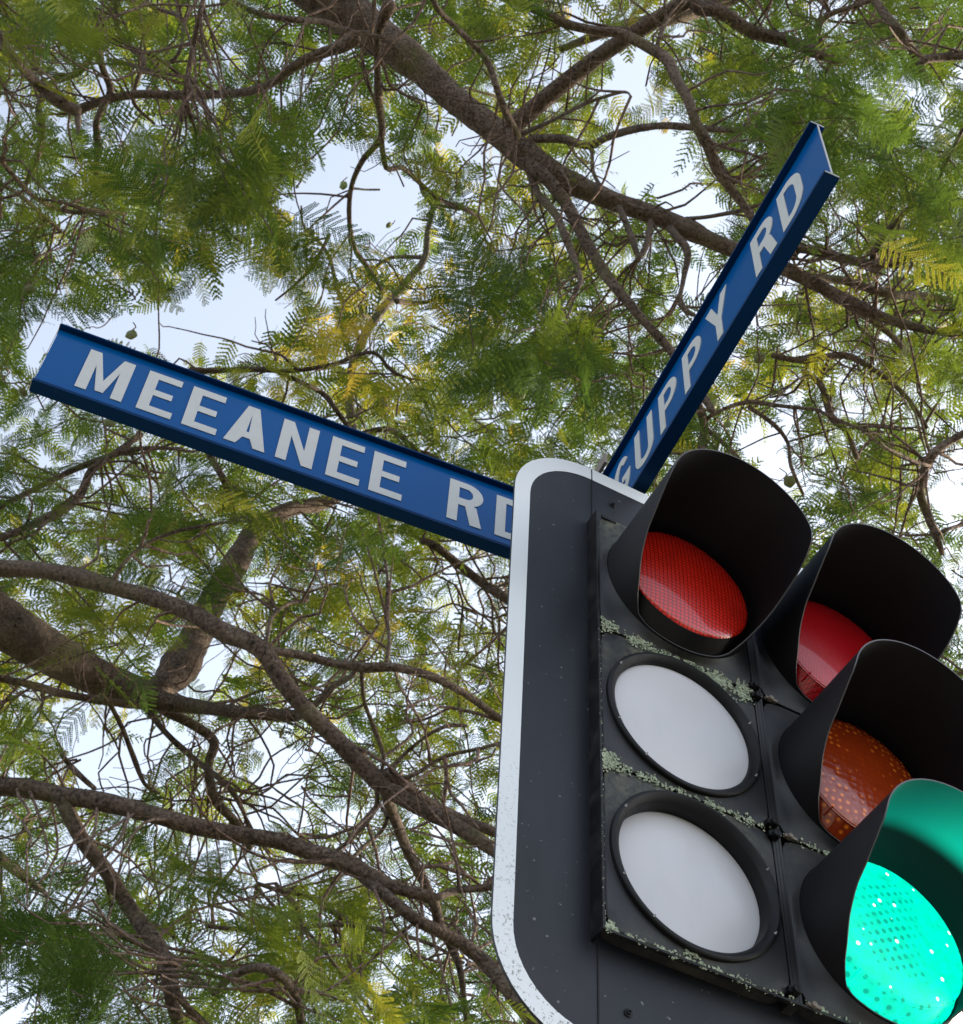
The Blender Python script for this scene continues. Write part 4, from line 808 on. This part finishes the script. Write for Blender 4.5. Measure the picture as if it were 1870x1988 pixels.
for x, y, sx, sy, n_, d in ((430, 330, 130, 80, 16, 6.4), (520, 430, 70, 60, 7, 6.6), (60, 70, 90, 80, 9, 6.3), (240, 1230, 60, 45, 10, 6.9), (420, 1120, 50, 60, 9, 7.4), (120, 1760, 120, 90, 16, 5.4), (200, 1900, 150, 80, 10, 5.2), (1640, 250, 120, 90, 14, 6.6), (1800, 400, 80, 120, 9, 6.6),
                        (1010, 620, 80, 70, 9, 6.8), (1100, 700, 60, 60, 5, 6.8), (1030, 70, 90, 60, 8, 6.9), (600, 1900, 160, 70, 11, 5.5), (700, 1080, 90, 40, 7, 7.0), (80, 1440, 60, 40, 5, 6.2), (900, 1950, 60, 50, 6, 5.8), (470, 1740, 90, 50, 6, 6.0), (1700, 60, 100, 50, 6, 6.8), (560, 20, 60, 30, 3, 6.8), (330, 520, 70, 30, 4, 6.8),
                        (1560, 150, 80, 50, 6, 6.9), (60, 880, 60, 60, 4, 7.3), (300, 1000, 80, 50, 6, 7.2)):
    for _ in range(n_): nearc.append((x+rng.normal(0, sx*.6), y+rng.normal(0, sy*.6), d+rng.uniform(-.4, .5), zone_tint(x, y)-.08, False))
def scatter(n_, d0, d1, mx=420, my=420):
    o = []
    for _ in range(n_):
        x, y = rng.uniform(-mx, 1870+mx), rng.uniform(-my, 1988+my*.5)
        if 1130 < x < 1750 and 1150 < y < 1900 and rng.random() < .35: continue
        if in_gap(np.array([[x, y]]))[0] and rng.random() < .96: continue
        g = is_gold(x, y) and d1 > 9; o.append((x, y, rng.uniform(d0, d1), zone_tint(x, y)+(.12 if g else 0), g))
    return o
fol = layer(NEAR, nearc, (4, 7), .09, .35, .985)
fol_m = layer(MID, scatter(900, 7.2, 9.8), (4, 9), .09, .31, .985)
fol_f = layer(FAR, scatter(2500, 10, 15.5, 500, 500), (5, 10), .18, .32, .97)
for temps, data in ((NEAR, fol), (MID, fol_m), (FAR, fol_f)):
    for tr in 'ab':
        for gold in (False, True):
            s = [q for q in data if q[0] == tr and q[1] == gold]
            if not s: continue
            cat = [np.concatenate([q[i] for q in s]) for i in range(2, 7)]
            o = place(temps, *cat).mesh('foliage', M['leaf_gold' if gold else 'leaf'], trees[tr]); o['kind'] = 'stuff'
            if gold: o['label'] = 'ferny foliage high in the crown, sunlit gold put into its colour'
# tangles of bare kinked twigs on the limbs
def tangle(n_, xr, yr, dmax):
    cand = np.where((ALLP[:, 0] > xr[0]) & (ALLP[:, 0] < xr[1]) & (ALLP[:, 1] > yr[0]) & (ALLP[:, 1] < yr[1]))[0]
    if not len(cand): return
    for _ in range(n_):
        i = rng.choice(cand); p = ALL[i, :3].copy(); r = rng.uniform(.004, .011); d = rng.normal(0, 1, 3); d[2] -= .3; d /= np.linalg.norm(d); pts = [np.r_[p, r]]
        for k in range(int(rng.integers(5, 12))):
            d = d+rng.normal(0, .13 if rng.random() < .65 else .75, 3); d /= np.linalg.norm(d); p = p+d*rng.uniform(.05, .14); r *= .88; pts.append(np.r_[p, r])
            if rng.random() < .3 and not in_gap(px(p)[0])[0]:
                d2 = d+rng.normal(0, .8, 3); d2 /= np.linalg.norm(d2); q = p.copy(); sub = [np.r_[q, r*.8]]
                for _k in range(4): d2 = d2+rng.normal(0, .3, 3); d2 /= np.linalg.norm(d2); q = q+d2*rng.uniform(.05, .1); sub.append(np.r_[q, r*.7*.85**_k])
                V, Fq = tube(np.array(sub), 5); twigs[tr_of[i]].add(V, Fq)
        if in_gap(px(np.array(pts)[:, :3])[0]).mean() > .2 and rng.random() < .75: continue
        V, Fq = tube(np.array(pts), 5); twigs[tr_of[i]].add(V, Fq)
tangle(150, (-100, 1950), (-100, 2050), 99); tangle(30, (100, 700), (-50, 420), 99); tangle(45, (1500, 1900), (400, 1000), 99); tangle(30, (500, 1000), (1300, 1900), 99)
for tr in 'ab':
    o = twigs[tr].mesh('twigs', M['twig'], trees[tr], True); o['kind'] = 'stuff'
# seed pods
def pod_mat():
    b = NB('seed_pod_green'); n = b.noise(60, 4); b.set(base=b.mix(n, (.10, .13, .04), (.20, .19, .08)), rough=.6); return b.m
def pod_mat2():
    b = NB('seed_pod_pale'); n = b.noise(60, 4); b.set(base=b.mix(n, (.22, .28, .10), (.30, .34, .14)), rough=.6); return b.m
PM = (pod_mat(), pod_mat2())
for x, y, r, d, tr, pm in ((255, 650, 12, 7.0, 'b', 0), (538, 318, 11, 6.9, 'a', 0), (667, 360, 9, 8, 'a', 1), (605, 452, 8, 9, 'b', 1), (599, 329, 6, 9, 'b', 1), (45, 762, 11, 7.5, 'b', 0), (58, 562, 11, 8, 'b', 0), (1388, 785, 12, 7.4, 'a', 1), (1413, 824, 8, 7.5, 'a', 1), (1382, 868, 9, 7.5, 'a', 1), (1533, 935, 13, 7.2, 'a', 0), (466, 1146, 13, 7.6, 'b', 0), (1475, 695, 12, 7.6, 'a', 0), (755, 437, 7, 9, 'b', 1), (213, 820, 12, 7.6, 'b', 0), (645, 487, 5, 9, 'b', 0), (1010, 765, 12, 7.2, 'a', 1)):
    c = at(x, y, d); R = r/K*d; n = 20; vs = []; fs = []
    f1 = rng.normal(0, 1, 3); f1 = f1*.5-F_; f1 /= np.linalg.norm(f1); e1 = np.cross(f1, [0, 0, 1.]); e1 /= np.linalg.norm(e1); e2 = np.cross(e1, f1)
    rings = [(0, .34), (.5, .30), (.85, .16), (1, .02), (.97, -.04), (.8, -.18), (.45, -.30), (0, -.33)]
    for k, (q, h) in enumerate(rings):
        for i in range(n):
            t = 2*PI*i/n; rr = R*q*(1+.06*math.sin(5*t+x))*(1 if math.sin(t) < .85 else 1.12)
            vs.append(c+e1*rr*math.cos(t)+e2*rr*math.sin(t)*.92+f1*(-h)*R*(1+.1*math.cos(3*t)))
    fs = [(k*n+i, k*n+(i+1) % n, (k+1)*n+(i+1) % n, (k+1)*n+i) for k in range(len(rings)-1) for i in range(n)]
    b = MB(); b.add(vs, fs); o = b.build('seed_pod', PM[pm], None, smooth=.5, merge=1e-5)
    top = c+e2*R*.9; P = smooth_path(np.array([np.r_[top, .0035], np.r_[top+[.01, 0, .03], .0028], np.r_[top+[rng.uniform(-.02, .02), .02, .10], .0026]]), .02); V, Fq = tube(P, 6)
    st_ = np_mesh('stalk', V, Fq, M['twig'], None, smooth=True); st_.parent = o
    o.parent = trees[tr]; o.matrix_parent_inverse = Matrix.Translation(-Vector(trees[tr].location))
